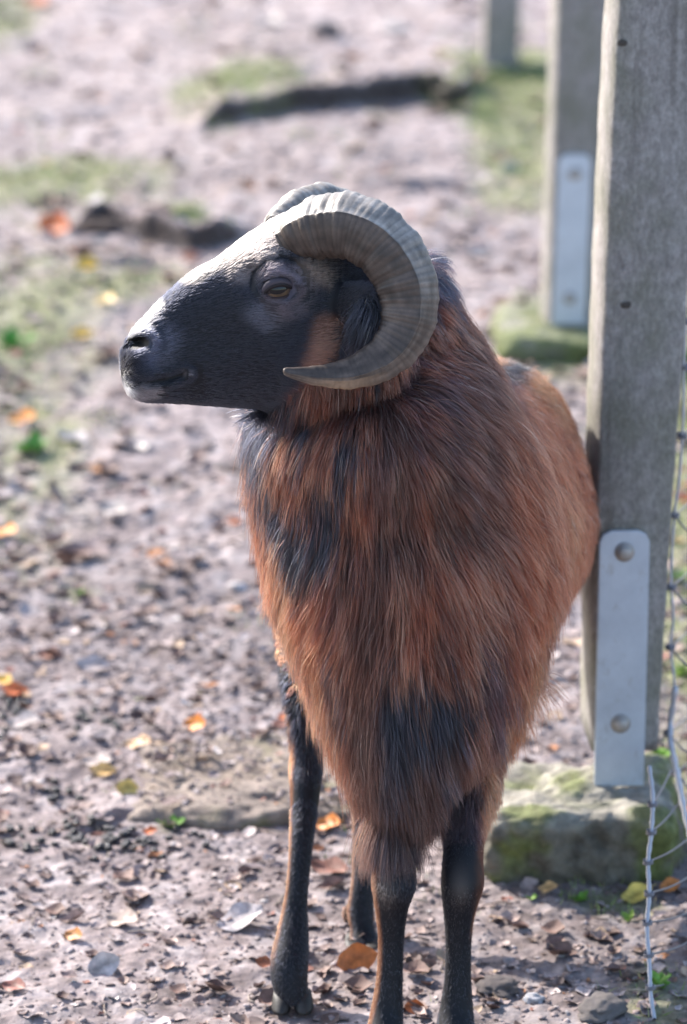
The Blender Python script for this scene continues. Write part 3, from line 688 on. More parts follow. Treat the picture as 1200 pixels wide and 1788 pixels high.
legA = [(640, 860, 200, 4.30, 1), (575, 980, 185, 4.24, 1), (545, 1060, 150, 4.18, 1.1), (532, 1130, 104, 4.12, 1.2), (530, 1200, 78, 4.07, 1.2), (533, 1260, 60, 4.045, 1.2), (535, 1310, 54, 4.035, 1.3), (534, 1350, 58, 4.02, 1.3), (532, 1400, 52, 4.0, 1.15), (528, 1450, 45, 3.975, 1.0), (523, 1510, 40, 3.955, 1.0), (517, 1570, 42, 3.94, 1.0), (512, 1620, 54, 3.925, 1.1), (507, 1665, 66, 3.91, 1.15), (505, 1700, 66, 3.90, 1.1), (508, 1728, 60, 3.893, 1.1), (510, 1738, 56, 3.89, 1.1), (511, 1748, 46, 3.888, 1.1)]
legB = [(760, 900, 180, 4.34, 1), (700, 1020, 170, 4.30, 1), (665, 1130, 140, 4.25, 1.1), (645, 1220, 90, 4.2, 1.2), (640, 1300, 62, 4.18, 1.3), (640, 1360, 56, 4.16, 1.3), (638, 1420, 46, 4.14, 1.1), (636, 1480, 40, 4.12, 1), (633, 1540, 40, 4.10, 1), (630, 1590, 48, 4.09, 1.1), (632, 1615, 42, 4.08, 1.1), (635, 1636, 46, 4.07, 1.1), (635, 1648, 42, 4.068, 1.1)]
for L in (legC, legD, legA, legB): parts.append(leg(L))
# dewclaws at the fetlocks
for (px, py, D) in ((608, 1597, 4.10), (640, 1597, 4.12), (492, 1668, 3.94), (530, 1668, 3.945)):
    c = W(px, py, D); parts.append(tube([c+[0, .004, .012], c, c+[-.002, .004, -.012]], [.004, .007, .003], 8))
# ears, folded back behind the horns
for sg in (1, -1):
    e0, e1, e2, e3 = HP(580, 515, .05*sg), HP(612, 530, .075*sg), HP(640, 552, .092*sg), HP(668, 580, .10*sg)
    R_ = []
    for p, a, b_ in cr(np.array([[*e0, .014, .012], [*e1, .022, .008], [*e2, .02, .007], [*e3, .004, .003]]), 4)[:, [0, 1, 2, 3, 4]].reshape(-1, 5).tolist() and [(q[:3], q[3], q[4]) for q in cr(np.array([[*e0, .014, .012], [*e1, .022, .008], [*e2, .02, .007], [*e3, .004, .003]]), 4)]:
        k = np.linspace(0, 2*np.pi, 16, endpoint=False); R_.append(np.array(p)+np.cos(k)[:, None]*np.array([.45, 0, .9])*a+np.sin(k)[:, None]*LN*b_)
    parts.append(loft(R_))
# tail
tl = [W(880, 700, 4.52), W(890, 760, 4.57), W(890, 830, 4.585), W(888, 900, 4.58)]; parts.append(tube(cr(tl, 3), np.linspace(.028, .012, 10), 12))

V, F = join(parts)
raw = np_mesh('raw', V, F)
tmp = bpy.data.objects.new('raw', raw); COL.objects.link(tmp)
bmx = bmesh.new(); bmx.from_mesh(raw); bmesh.ops.recalc_face_normals(bmx, faces=bmx.faces); bmx.to_mesh(raw); bmx.free()
rm = tmp.modifiers.new('r', 'REMESH'); rm.mode = 'VOXEL'; rm.voxel_size = 0.0026
smd = tmp.modifiers.new('s', 'SMOOTH'); smd.factor = 0.5; smd.iterations = 8
dg = bpy.context.evaluated_depsgraph_get(); body = bpy.data.meshes.new_from_object(tmp.evaluated_get(dg))
bpy.data.objects.remove(tmp); bpy.data.meshes.remove(raw)
body.name = 'body'
BV = np.empty(len(body.vertices)*3, np.float32); body.vertices.foreach_get('co', BV); BV = BV.reshape(-1, 3).astype(float)
# ---- sculpting in the head plane (photo pixels of that plane = head profile coordinates)
def toppx(P):
    d = P-CAMP; dep = d[:, 1]*CP-d[:, 2]*SP; up = d[:, 1]*SP+d[:, 2]*CP
    return 600+FPX*d[:, 0]/dep, 894-FPX*up/dep
def headco(P):
    """profile coordinates (as on the head's own centre plane) and distance from that plane"""
    lat = (P-P0)@LN; Q = P-lat[:, None]*LN; a, b_ = toppx(Q); return a, b_, lat
hx, hy, lat = headco(BV)
isl = (hx < 640) & (hy < 760) & (np.abs(lat) < 0.09) & (BV[:, 2] > .5)
# the far plane projection of a near-side point drops a little: corrections are in head coordinates throughout
def to_head(px, py):                                   # photo pixel on the near side of the head -> head coordinates
    q = HP(px, py, .045)[None]; a, b_, _ = headco(q); return a[0], b_[0]
def g2(cx, cy, r, amt):
    cx, cy = to_head(cx, cy); return amt*np.exp(-((hx-cx)**2+(hy-cy)**2)/(r*r))*np.tanh(lat/0.012)
def pdist(pts, qx, qy):
    d = np.full(len(qx), 1e9)
    for (a, b_), (c_, e_) in zip(pts[:-1], pts[1:]):
        dd, _ = seg(qx, qy, a, b_, c_, e_); d = np.minimum(d, dd)
    return d
disp = g2(476, 470, 22, .0055)+g2(450, 440, 30, .004)+g2(482, 502, 20, -.0060)+g2(482, 530, 16, .0025)+g2(440, 478, 14, -.003)+g2(505, 545, 34, .004)+g2(440, 540, 30, .003)+g2(432, 492, 18, -.0035)+g2(520, 640, 70, .006)+g2(245, 655, 26, .003)+g2(250, 585, 16, .0035)+g2(365, 590, 50, -.003)+g2(345, 690, 30, -.002)+g2(545, 485, 26, .003)
MOUTH = [to_head(*q) for q in ((212, 664), (232, 670), (262, 672), (292, 668), (322, 658))]
NOST = [to_head(*q) for q in ((206, 630), (222, 616), (240, 608), (254, 602))]
dmth, dnst = pdist(MOUTH, hx, hy), pdist(NOST, hx, hy)
CRS = [to_head(*q) for q in ((434, 500), (440, 478), (456, 460), (482, 450), (510, 456), (524, 470))]; dcr = pdist(CRS, hx, hy); disp += np.tanh(lat/.008)*(-.0042*np.exp(-(dcr/5.)**2))
dE0 = np.hypot((hx-to_head(481, 500)[0]), (hy-to_head(481, 500)[1])*1.35); disp += np.tanh(lat/.008)*(.0030*np.exp(-((dE0-33)/8.)**2)-.005*np.exp(-(dE0/22.)**2))
disp += np.tanh(lat/.008)*(-.0045*np.exp(-(dmth/5.0)**2)+.0022*np.exp(-((dmth-12)/7.0)**2))
disp += np.tanh(lat/.008)*(-.015*np.exp(-(dnst/7.0)**2)+.0025*np.exp(-((dnst-17)/7.0)**2))
# wrinkled skin behind the brow
wr = np.exp(-((hx-to_head(540, 470)[0])**2+(hy-to_head(540, 470)[1])**2)/(34**2)); disp += wr*.0009*np.sin((hx*0.95+hy*0.15)*0.62+7*fbm3(BV[:,0]*40,BV[:,1]*40,BV[:,2]*40,2,777))*np.sign(lat)*fbm3(BV[:,0]*60,BV[:,1]*60,BV[:,2]*60,2,778)*1.6
BV[isl] += (disp[isl])[:, None]*LN
# lumps in the coat, muscles
low = BV[:, 2] < .12
body.vertices.foreach_set('co', (BV).astype(np.float32).ravel()); body.update()
NB = np.empty(len(body.vertices)*3, np.float32); body.vertices.foreach_get('normal', NB); NB = NB.reshape(-1, 3).astype(float)
ms_, t, b = mat('skin'); a = attr(t, 'tint').outputs['Color']; t.links.new(a, b.inputs['Base Color']); b.inputs['Roughness'].default_value = 0.6
b.inputs['Specular IOR Level'].default_value = 0.3

# ---- coat colours
BLACK = np.array([.0085, .0095, .016]); RUST = np.array([.142, .035, .0175]); TAN = np.array([.27, .095, .042]); DBR = np.array([.030, .014, .011]); GREY = np.array([.17, .135, .13]); PALE = np.array([.30, .25, .21])
CW = [ # photo polyline, radius px, colour, strength, D
 ([(450, 725), (424, 790), (424, 860)], 24, BLACK, 1.0), ([(640, 1330), (700, 1440)], 40, BLACK, .85), ([(455, 735), (505, 750)], 44, BLACK, 1.0), ([(470, 760), (450, 800)], 20, BLACK, .9), ([(462, 915), (492, 960), (515, 1005)], 30, BLACK, 1.0), ([(560, 870), (530, 960)], 8, BLACK, .8),
 ([(628, 700), (606, 800), (580, 890), (545, 990)], 7, BLACK, 1.0), ([(800, 690), (795, 760)], 8, BLACK, .8), ([(780, 800), (775, 930)], 18, DBR, .9),
 ([(600, 980), (585, 1060)], 12, BLACK, .7), ([(660, 1080), (610, 1160), (590, 1230)], 15, BLACK, .95), ([(690, 1225), (680, 1340)], 44, BLACK, 1.0), ([(765, 1230), (745, 1350)], 46, BLACK, 1.0), ([(725, 1350), (730, 1430)], 34, BLACK, 1.0),
 ([(640, 1230), (640, 1380)], 26, DBR, .85), ([(630, 1250), (700, 1430)], 50, DBR, .85), ([(770, 1230), (720, 1430)], 48, BLACK, .95), ([(690, 1200), (690, 1420)], 30, BLACK, .95), ([(680, 700), (665, 1000)], 10, BLACK, .7), ([(735, 640), (730, 820)], 10, BLACK, .7), ([(860, 780), (850, 900)], 10, BLACK, .6), ([(640, 1000), (650, 1120)], 8, BLACK, .6), ([(860, 1150), (885, 1260), (880, 1340)], 20, BLACK, .85), ([(800, 1340), (700, 1440)], 60, DBR, .92), ([(690, 1400), (690, 1470)], 40, DBR, .9), ([(815, 1400), (812, 1460)], 34, BLACK, .9), ([(560, 1200), (590, 1330)], 14, DBR, .5), ([(600, 1300), (640, 1400)], 26, DBR, .7),
 ([(860, 690), (900, 760)], 52, DBR, .72), ([(840, 800), (850, 920)], 48, DBR, .62), ([(690, 760), (690, 900)], 28, DBR, .45), ([(468, 1020), (505, 1120), (540, 1220), (575, 1330)], 15, TAN, .5), ([(1030, 800), (1040, 950), (1020, 1100)], 10, TAN, .5), ([(950, 1190), (905, 1300), (872, 1400), (858, 1450)], 15, TAN, .7), ([(880, 1000), (900, 1100)], 20, DBR, .3),  # first TAN line paints the sunlit left chest rim into the coat
 ([(600, 650), (560, 740)], 14, DBR, .5), ([(810, 560), (850, 640)], 34, DBR, .55)]

CWw = [(XZ(p, 3.80), r/1790.0, c, s) for p, r, c, s in CW]
def leg_x(L, z):
    S = cr(L, 3); c = np.array([W(r[0], r[1], r[3]) for r in S]); o = np.argsort(c[:, 2]); return np.interp(z, c[o, 2], c[o, 0]), np.interp(z, c[o, 2], c[o, 1])
def zone(P, N):
    """fields on roots: head weight, leg weight, mane weight ..."""
    hx, hy, lat = headco(P); z = P[:, 2]
    px, py = toppx(P)
    head = ((hx < 600) & (z > .55) & (np.abs(lat) < .085)).astype(float)
    # head ends along a line from horn base down the jaw
    bx = np.interp(hy, [380, 520, 600, 660, 720], [640, 600, 560, 500, 452]); head = sstep(18, -18, hx-bx)*(z > .55)*(np.abs(lat) < .09)*(P[:, 1] < 3.99)
    leg = sstep(.265, .20, z)
    return hx, hy, lat, head, leg
def colour(P, N, nj):
    hx, hy, lat, head, leg = zone(P, N); x, y, z = P.T; n = len(P)
    col = np.tile(RUST, (n, 1)).copy()
    st = fbm3(x*46, y*46, z*7, 3, 301); st2 = fbm3(x*120, y*120, z*16, 2, 311); big = fbm3(x*11, y*11, z*5, 2, 321)
    front = sstep(4.1, 3.95, y)
    # barrel: plain chestnut, paler on the rump and belly
    col = col*(0.78+0.5*big)[:, None]
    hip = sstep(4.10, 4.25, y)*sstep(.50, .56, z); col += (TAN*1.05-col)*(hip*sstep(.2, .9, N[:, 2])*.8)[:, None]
    bel = sstep(.42, .33, z)*(1-front); col += (TAN-col)*(bel*.12)[:, None]
    dk = sstep(.47, .60, st*.6+st2*.4+.05*sstep(.5,.68,z))*front; col += (DBR-col)*(dk*.85)[:, None]
    lt = sstep(.55, .68, fbm3(x*52, y*52, z*8, 3, 331))*front; col += (np.array([.225, .088, .055])-col)*(lt*.7)[:, None]
    wob = (fbm3(x*30, y*30, z*10, 2, 341)-.5)*.022+(st-.5)*.05+(st2-.5)*.022; wx = (fbm3(x*8, y*8, z*8, 2, 351)-.5)*.02
    for pts, r, c, s in CWw:
        d = pdist([tuple(q) for q in pts], x+wx, z)+wob; k = sstep(r*1.25, r*.7, d)*s*front
        k = k*(1 if s > .8 else 1)*sstep(.30, .48, st2+s*.28); col += (c-col)*k[:, None]
    # dorsal stripe and dark nape
    ds = sstep(.022, .008, np.abs(x-(.165+(y-4.0)*.10)))*sstep(.5, .9, N[:, 2])*(y > 3.98)*(y < 4.42); col += (BLACK-col)*ds[:, None]
    nape = sstep(.012, -.012, np.hypot(x-.105, (z-.80)*.6)-.035)*(y > 3.9); col += (BLACK*1.5-col)*nape[:, None]
    # head
    hc = np.tile(BLACK*.85, (n, 1)).copy(); hp_ = fbm3(x*30, y*30, z*30, 3, 361)
    def hb(pts, r, c, s, soft=.5):
        nonlocal hc
        q = [to_head(*p) for p in pts]
        if len(q) == 1: q = q*2; q[1] = (q[1][0]+1, q[1][1])
        d = pdist(q, hx, hy)+(hp_-.5)*14; k = sstep(r*(1+soft), r*(1-soft), d)*s; hc = hc+(c-hc)*k[:, None]
    near = 1
    hb([(420, 470), (455, 430), (500, 400), (540, 385)], 26, GREY*.9, .8); hb([(400, 432), (450, 396), (500, 366)], 22, PALE, .95, .4); hb([(330, 490), (400, 440)], 14, np.array([.20, .175, .165]), .7)  # forehead its own tan-grey; sunlight on the nose bridge painted in as paler hair
    hb([(465, 482), (500, 476)], 18, np.array([.105, .085, .105]), .9); hb([(462, 530), (482, 538), (508, 528)], 17, np.array([.062, .047, .054]), .9, .8); hb([(520, 500)], 16, np.array([.06, .048, .054]), .8); hb([(528, 468), (570, 487), (588, 482)], 17, np.array([.15, .105, .08]), .8, .8); hb([(548, 440), (600, 462)], 12, np.array([.04, .03, .026]), .8)
    hb([(568, 585), (545, 640)], 36, np.array([.19, .085, .055]), 1.0, .35); hb([(600, 600)], 20, np.array([.17, .08, .05]), .9)
    hb([(436, 498), (432, 520)], 10, BLACK, .9); hb([(434, 500), (440, 478), (456, 460), (482, 450), (508, 455)], 5, BLACK*.7, .95)  # last stroke paints the brow fold's shade into the hair colour
    hb([(262, 590), (290, 600), (270, 625)], 22, np.array([.075, .08, .12]), .7, .8); hb([(232, 585), (212, 604), (270, 545)], 13, np.array([.27, .27, .31]), .85); hb([(235, 690), (270, 690)], 10, np.array([.11, .10, .11]), .7)  # pale nose top: its sunlit band is put into the hair colour
    hb([(212, 645), (215, 668), (228, 690)], 7, np.array([.5, .5, .52]), .7); hb([(438, 548), (455, 560)], 18, np.array([.085, .085, .11]), .6)
    hb([(322, 657)], 6, np.array([.3, .28, .3]), .7); hb([(600, 520), (640, 560), (620, 600)], 26, BLACK*.6, 1.0)
    col += (hc-col)*head[:, None]
    # inside the horn loop, behind the cheek
    q = XZ([(625, 480), (640, 560), (628, 600)], 3.80); d = pdist([tuple(a) for a in q], x, z); k = sstep(.034, .02, d)*(y < 4.0); col += (BLACK*.7-col)*k[:, None]
    # legs
    lc = np.tile(BLACK*.85, (n, 1)).copy()
    for L, side, zlo, zhi, s in ((legC, -1, 0, .2, 1), (legD, 1, .12, .30, 1), (legA, -1, .06, .22, .9), (legB, -1, .0, .2, .6)):
        lx, ly = leg_x(L, z); mine = (np.hypot(x-lx, y-ly) < .034)
        k = mine*sstep(.62, .86, N[:, 0]*side-.0*N[:, 1]+(hp_-.5)*.3)*sstep(zlo-.02, zlo+.02, z)*sstep(zhi+.05, zhi, z)*s; lc += (TAN*.9-lc)*k[:, None]
        if L is legC or L is legD:
            kn = W(672 if L is legC else 806, 1556, 3.79); k = np.exp(-(((x-kn[0])/.009)**2+((z-kn[2])/.017)**2))*(N[:, 1] < 0)*mine; lc += (np.array([.15, .12, .105])-lc)*(k*.6)[:, None]
    lw = leg*1.0
    # hind leg A is black higher up, tan thigh above
    lx, ly = leg_x(legA, z); mA = (np.hypot(x-lx, y-ly) < .10)*(y > 3.97)*(x < -.01); zt = W(500, 1140, 4.1)[2]
    lw = np.maximum(lw, mA*sstep(zt+.015, zt-.015, z+(hp_-.5)*.03)); up_ = mA*sstep(zt-.01, zt+.02, z); col += (TAN*1.1-col)*(up_*.85)[:, None]
    rs = (x > .13)*sstep(.12, .17, z)*sstep(.3, .8, N[:, 0]); lw = lw*(1-rs*.9)
    fr = sstep(.15, .19, z)*(y < 4.0)*(1-mA); lw = lw*(1-fr*(1-sstep(.26, .21, z)))
    col += (lc-col)*lw[:, None]
    return np.clip(col, .004, 1)
skin = colour(BV, NB, 0)*.55
mk = isl & ((dnst < 11)); skin[mk] = (.003, .003, .003); mk = isl & (dmth < 4); skin[mk] = (.008, .007, .008)  # shade inside nostril and mouth groove put into the skin colour
ex, ey = to_head(481, 500); dE = np.hypot((hx-ex), (hy-ey)*1.25); mk = isl & (dE < 30); skin[mk] = (.085, .07, .085)
setcol(body, skin)
for p in body.polygons: pass
body.polygons.foreach_set('use_smooth', np.ones(len(body.polygons), bool))
body.vertices.foreach_set('co', (BV-RL).astype(np.float32).ravel()); body.update()
bo = ob('body', body, ms_, ram)

# ---- fur
body.calc_loop_triangles(); T = np.empty(len(body.loop_triangles)*3, np.int32); body.loop_triangles.foreach_get('vertices', T); T = T.reshape(-1, 3)
A_, B_, C_ = BV[T[:, 0]], BV[T[:, 1]], BV[T[:, 2]]; area = np.linalg.norm(np.cross(B_-A_, C_-A_), axis=1)/2
def sample(n, wgt):
    p = area*wgt; p = p/p.sum(); i = rng.choice(len(T), n, p=p); u, v = rng.random(n), rng.random(n); m = u+v > 1; u[m], v[m] = 1-u[m], 1-v[m]
    P = A_[i]+(B_[i]-A_[i])*u[:, None]+(C_[i]-A_[i])*v[:, None]; N = NB[T[i, 0]]*(1-u-v)[:, None]+NB[T[i, 1]]*u[:, None]+NB[T[i, 2]]*v[:, None]
    return P, N/np.linalg.norm(N, axis=1, keepdims=True)
HBACK = HP(560, 560)-HP(230, 650); HBACK /= np.linalg.norm(HBACK)
def nrm(v): return v/(np.linalg.norm(v, axis=1, keepdims=True)+1e-9)
def flow(P, N):
    hx, hy, lat, head, leg = zone(P, N); x, y, z = P.T; n = len(P)
    front = sstep(4.12, 3.96, y)
    # chest and neck: away from a parting line that runs down under the jaw, falling
    xp = np.interp(z, [.25, .45, .65, .8], [.06, .035, .02, .05]); s = np.clip((x-xp)/.12, -1.2, 1.6)
    fl = np.stack([s*.55+np.where(z < .33, -s*.35, 0), np.full(n, .10), np.full(n, -1.0)], 1)
    sh = sstep(.02, .16, x)*sstep(.46, .62, z); fl[:, 0] += sh*.75                 # neck to shoulder, slanting outward
    ll = sstep(.03, -.08, x)*sstep(.36, .46, z)*sstep(.66, .55, z); fl[:, 0] -= ll*.25
    # locks at lower left sweep to the right and down
    lo = sstep(.42, .30, z)*front; fl[:, 0] += lo*np.where(x < .03, .25, 0)
    br = np.tile(np.array([.10, .55, -.75]), (n, 1)); fl = nrm(fl)*front[:, None]+nrm(br)*(1-front)[:, None]
    w1 = np.stack([fbm3(x*9, y*9, z*9, 2, 401), fbm3(x*9, y*9, z*9, 2, 411), fbm3(x*9, y*9, z*9, 2, 421)], 1)-.5
    fl = fl+w1*.75
    fh = np.tile(HBACK, (n, 1)); fh[:, 2] -= .15
    w2 = np.stack([fbm3(x*25, y*25, z*25, 2, 431), fbm3(x*25, y*25, z*25, 2, 441), fbm3(x*25, y*25, z*25, 2, 451)], 1)-.5
    fh = fh+w2*.35
    fg = np.tile(np.array([0, .1, -1.0]), (n, 1))+w2*.12
    fl = fl*(1-head)[:, None]+fh*head[:, None]; lw = leg*(1-front*0); fl = fl*(1-lw)[:, None]+fg*lw[:, None]
    fl = fl-N*(fl*N).sum(1, keepdims=True); fl = nrm(fl)
    L = np.where(front > .5, .050, .028)+0*z
    L = .027+(.052-.027)*front; L = L*(1-.35*sstep(.6, .72, z)); L = L*(1+.45*sstep(.42, .28, z)*front)
    Lh = .0085+.010*sstep(440, 560, hx)*sstep(560, 640, hy)
    L = L*(1-head)+Lh*head; L = L*(1-leg)+(.0052+.016*sstep(.17, .25, z))*leg
    lift = .32*(1-head)*(1-leg)+.17*head+.15*leg; lift = lift*(1-.12*head)*(1-.18*leg)*(1+.3*sstep(.35, .28, z)*(1-leg))
    L = L*(1-.6*sstep(-.1, -.5, N[:, 2])*sstep(3.95, 4.05, y)); L = L*(1-.62*sstep(.085, .12, x)*sstep(.36, .28, z)*sstep(.14, .19, z))
    # hind leg upper part is short haired
    mA = (y > 3.99)*(x < -.005)*(z < W(500, 1010, 4.1)[2])*1.0; L = L*(1-mA*.72)
    return fl, L, lift, head, leg
NP = 7
def grow(P, N, jd=.16, Lj=.35, seed=0):
    fl, L, lift, head, leg = flow(P, N); n = len(P)
    d = nrm(fl+N*lift[:, None]+rng.normal(0, jd, (n, 3))*(.36+.64*(1-np.maximum(head, leg*.62)))[:, None]); L = L*(1-Lj+2*Lj*rng.random(n)); st = L/(NP-1)
    pts = np.empty((n, NP, 3)); pts[:, 0] = P-N*.0008; g_ = np.array([0, 0, -1.0])
    fn = -.10*lift; x, y, z = P.T
    wv = nrm(rng.normal(0, 1, (n, 3)))
    for k in range(1, NP):
        pts[:, k] = pts[:, k-1]+d*st[:, None]
        soft = (1-head)*(1-leg)
        d = nrm(d+g_*(.10*soft)[:, None]-N*(lift*.22)[:, None]+wv*(math.sin(k*1.3)*.07*soft)[:, None])
    return pts, L, head, leg
def furcloud(name, n, wv, ncl, radius, clump, part_label):
    wt = wv[T].mean(1); P, N = sample(n, wt)
    # none in nostril, mouth and eye
    hx, hy, lat = headco(P); hd = (P[:, 2] > .55)&(hx < 600); dn, dm_ = pdist(NOST, hx, hy), pdist(MOUTH, hx, hy); de = np.hypot(hx-ex, (hy-ey)*1.25)
    keep = ~(hd & ((dn < 11.5) | (dm_ < 4) | (de < 22)) & (np.abs(lat) > .004)); P, N = P[keep], N[keep]
    pts, L, head, leg = grow(P, N); n = len(P)
    if ncl:
        CPt, CN = sample(ncl, wt); cp, *_ = grow(CPt, CN, .20, .15)
        kd = kdtree.KDTree(ncl)
        for i, p in enumerate(CPt): kd.insert(p, i)
        kd.balance(); idx = np.array([kd.find(p)[1] for p in P])
        tt = np.linspace(0, 1, NP); wg = clump*(tt**1.1)
        pts = pts+(cp[idx]-pts)*wg[None, :, None]*(.55+.45*rng.random(n))[:, None, None]*((1-head*.6)*(1-leg*.5))[:, None, None]
        pts[:, 0] = P-N*.0008
    Q = P
    if ncl:
        Q = pts[:, 3].copy(); Q[:, 2] += (rng.normal(0, .020, ncl))[idx]; Q[:, 0] += (rng.normal(0, .004, ncl))[idx]
    col = colour(Q, N, 0)
    if ncl:
        cj = np.clip(1+rng.normal(0, .32, ncl), .35, 1.9)[idx]; col = col*cj[:, None]
    col = col*np.clip(1+rng.normal(0, 1, (n, 1))*np.where(L > .02, .32, .15)[:, None], .3, 2.4); white = (rng.random(n) < .014)&(L > .02); col[white] = col[white]*.3+np.array([.40, .34, .30])*.7
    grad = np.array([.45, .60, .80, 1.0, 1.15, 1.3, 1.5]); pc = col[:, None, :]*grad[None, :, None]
    cd = bpy.data.hair_curves.new(name); cd.add_curves([NP]*n)
    cd.position_data.foreach_set('vector', (pts-RL).astype(np.float32).ravel())
    rr = np.array([1, 1, .95, .85, .7, .5, .18])[None]*radius*(.75+.5*rng.random((n, 1))); 
    ra = cd.attributes.get('radius') or cd.attributes.new('radius', 'FLOAT', 'POINT'); ra.data.foreach_set('value', rr.astype(np.float32).ravel())
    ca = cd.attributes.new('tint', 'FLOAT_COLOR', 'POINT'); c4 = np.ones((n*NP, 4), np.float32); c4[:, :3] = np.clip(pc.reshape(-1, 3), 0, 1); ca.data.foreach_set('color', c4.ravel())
    cd.materials.append(M_HAIR)
    o = bpy.data.objects.new(name, cd); COL.objects.link(o); o.parent = bo; o['kind'] = 'stuff'; o['label'] = part_label
    return o
M_HAIR, t, b = mat('hair'); t.nodes.remove(b)
h_ = nd(t, 'ShaderNodeBsdfHairPrincipled'); h_.parametrization = 'COLOR'
t.links.new(attr(t, 'tint').outputs['Color'], h_.inputs['Color']); h_.inputs['Roughness'].default_value = .5; h_.inputs['Radial Roughness'].default_value = .7
h_.inputs['Random Roughness'].default_value = .2; 
t.links.new(h_.outputs[0], t.nodes['Material Output'].inputs[0])
vh = zone(BV, NB); headv, legv = vh[3], vh[4]; visible = sstep(.75, .2, NB[:, 1])*.85+.15
frontv = sstep(4.12, 3.96, BV[:, 1])
short = np.clip(headv*1.0+legv*.8, 0, 1); longw = np.clip(1-headv-legv, 0, 1)
hornless = visible
furcloud('long_coat', 230000, longw*visible*(.5+.5*frontv)+1e-6, 14000, .00024, .66, 'long chestnut coat with black streaks')
furcloud('short_hair', 300000, short*visible+1e-6, 0, .00019, 0, 'short black hair of the face and legs')

# ---- horns
mh, t, b = mat('horn'); a = attr(t, 'tint').outputs['Color']
n1 = tex(t, 90, 5, 0.7); n2 = tex(t, 400, 3, 0.7)
t.links.new(mixc(t, 0.8, a, ramp(t, n1, [(0.3, (.6, .6, .6)), (0.7, (1.25, 1.25, 1.25))]), 'MULTIPLY'), b.inputs['Base Color'])
b.inputs['Roughness'].default_value = 0.5; bump(t, b, n2, 0.35, 0.0012); b.inputs['Specular IOR Level'].default_value = 0.4
HC = [(505, 420, 40, .028), (530, 405, 50, .040), (570, 394, 57, .055), (620, 396, 59, .072), (668, 424, 58, .086), (703, 474, 56, .096), (715, 530, 52, .102), (704, 584, 46, .106), (668, 628, 38, .110), (612, 652, 28, .115), (556, 656, 18.5, .122), (516, 652, 11, .128), (499, 649, 7, .131), (495, 649, 3, .1315)]
def horn(side):
    S = cr(HC, 26); cen = np.array([HP(a_, b_, lt*1.0) for a_, b_, r_, lt in S]); 
    hub = HP(600, 520, .08)
    SEC = np.array([(-1.0, .10), (-.80, .62), (-.25, .98), (.22, 1.04), (.34, .95), (.72, .60), (.98, .05), (.80, -.55), (.15, -.85), (-.55, -.70), (-.92, -.30)])
    sec = cr(np.vstack([SEC, SEC[:1]]), 5)[:-1]; rings = []; cols = []
    arc = np.r_[0, np.cumsum(np.linalg.norm(np.diff(cen, axis=0), axis=1))]
    for i in range(len(S)):
        tg = cen[min(i+1, len(S)-1)]-cen[max(i-1, 0)]; tg /= np.linalg.norm(tg); rad = cen[i]-hub; rad -= tg*rad.dot(tg); rad /= np.linalg.norm(rad)
        la = np.cross(tg, rad); la = la if la@LN > 0 else -la
        r_ = S[i, 2]/FPX*3.93; f = i/len(S)
        ph = arc[i]/.0060*2*math.pi + 2.2*math.sin(arc[i]*70)+1.3*math.sin(arc[i]*167); amp = (.00046*(1-f*.8))*(.6+.8*float(vn(np.array([arc[i]*110.]), np.array([0.5]), seed=77)[0]))*min(1, r_/.01)
        saw = (math.sin(ph)+.35*math.sin(2*ph+.6)); big = (math.sin(arc[i]/.031*6.28+1)+math.sin(arc[i]/.0173*6.28+2.1))*.0008*(1-f)
        ring = []
        for j, (a_, b_) in enumerate(sec):
            outer = .45+.55*max(0., min(1., a_*.9+.5)); jj = vn(np.array([j*.35+1]), np.array([arc[i]*300]), seed=9)[0]-.5
            rr = 1+((saw*amp*(.9 if outer < .7 else .85)*outer*(.4+1.2*vn(np.array([j*.12+7.]), np.array([arc[i]*75]), seed=31)[0])+big+jj*.0012*(1-f)+(vn(np.array([j*.22+40.]), np.array([arc[i]*130]), seed=29)[0]-.5)*.0018*(1-f))/max(r_, .002))
            a2 = a_+.22*float(sstep(.15, .5, f))*max(0., 1-abs(a_-.28)/.5)
            ring.append(cen[i]+(rad*a2+la*b_*.80)*r_*rr)
            lt_ = (np.array([.27, .242, .22])+(np.array([.11, .085, .070])-np.array([.27, .242, .22]))*float(sstep(.28, .50, f))) if a_ > .28 else np.array([.085, .062, .050])  # lit outer face and shaded side are painted into the horn colour
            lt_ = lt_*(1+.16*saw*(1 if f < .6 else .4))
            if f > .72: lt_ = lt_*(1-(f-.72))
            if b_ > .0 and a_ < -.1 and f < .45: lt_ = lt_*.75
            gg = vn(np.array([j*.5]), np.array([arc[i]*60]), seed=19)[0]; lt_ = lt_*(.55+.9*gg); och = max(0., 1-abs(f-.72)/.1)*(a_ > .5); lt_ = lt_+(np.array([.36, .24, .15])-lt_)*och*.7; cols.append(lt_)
        rings.append(ring)
    R_ = np.array(rings)
    if side < 0:
        lt = (R_-P0)@LN; R_ = R_-2*lt[..., None]*LN
    V, F = loft(R_); me = np_mesh('horn', V-RL, F)
    if side < 0: me.flip_normals()
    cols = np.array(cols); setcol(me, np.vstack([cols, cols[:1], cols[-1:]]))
    return ob('horn', me, mh, ram)
h1 = horn(1); h1['label'] = 'curled grey horn on the side nearest the viewer'
h2 = horn(-1); h2['label'] = 'far horn of which only the ridged top shows'

# ---- eyes
mE, t, b = mat('eye'); tc = nd(t, 'ShaderNodeTexCoord'); sep = nd(t, 'ShaderNodeSeparateXYZ'); t.links.new(tc.outputs['Object'], sep.inputs[0])
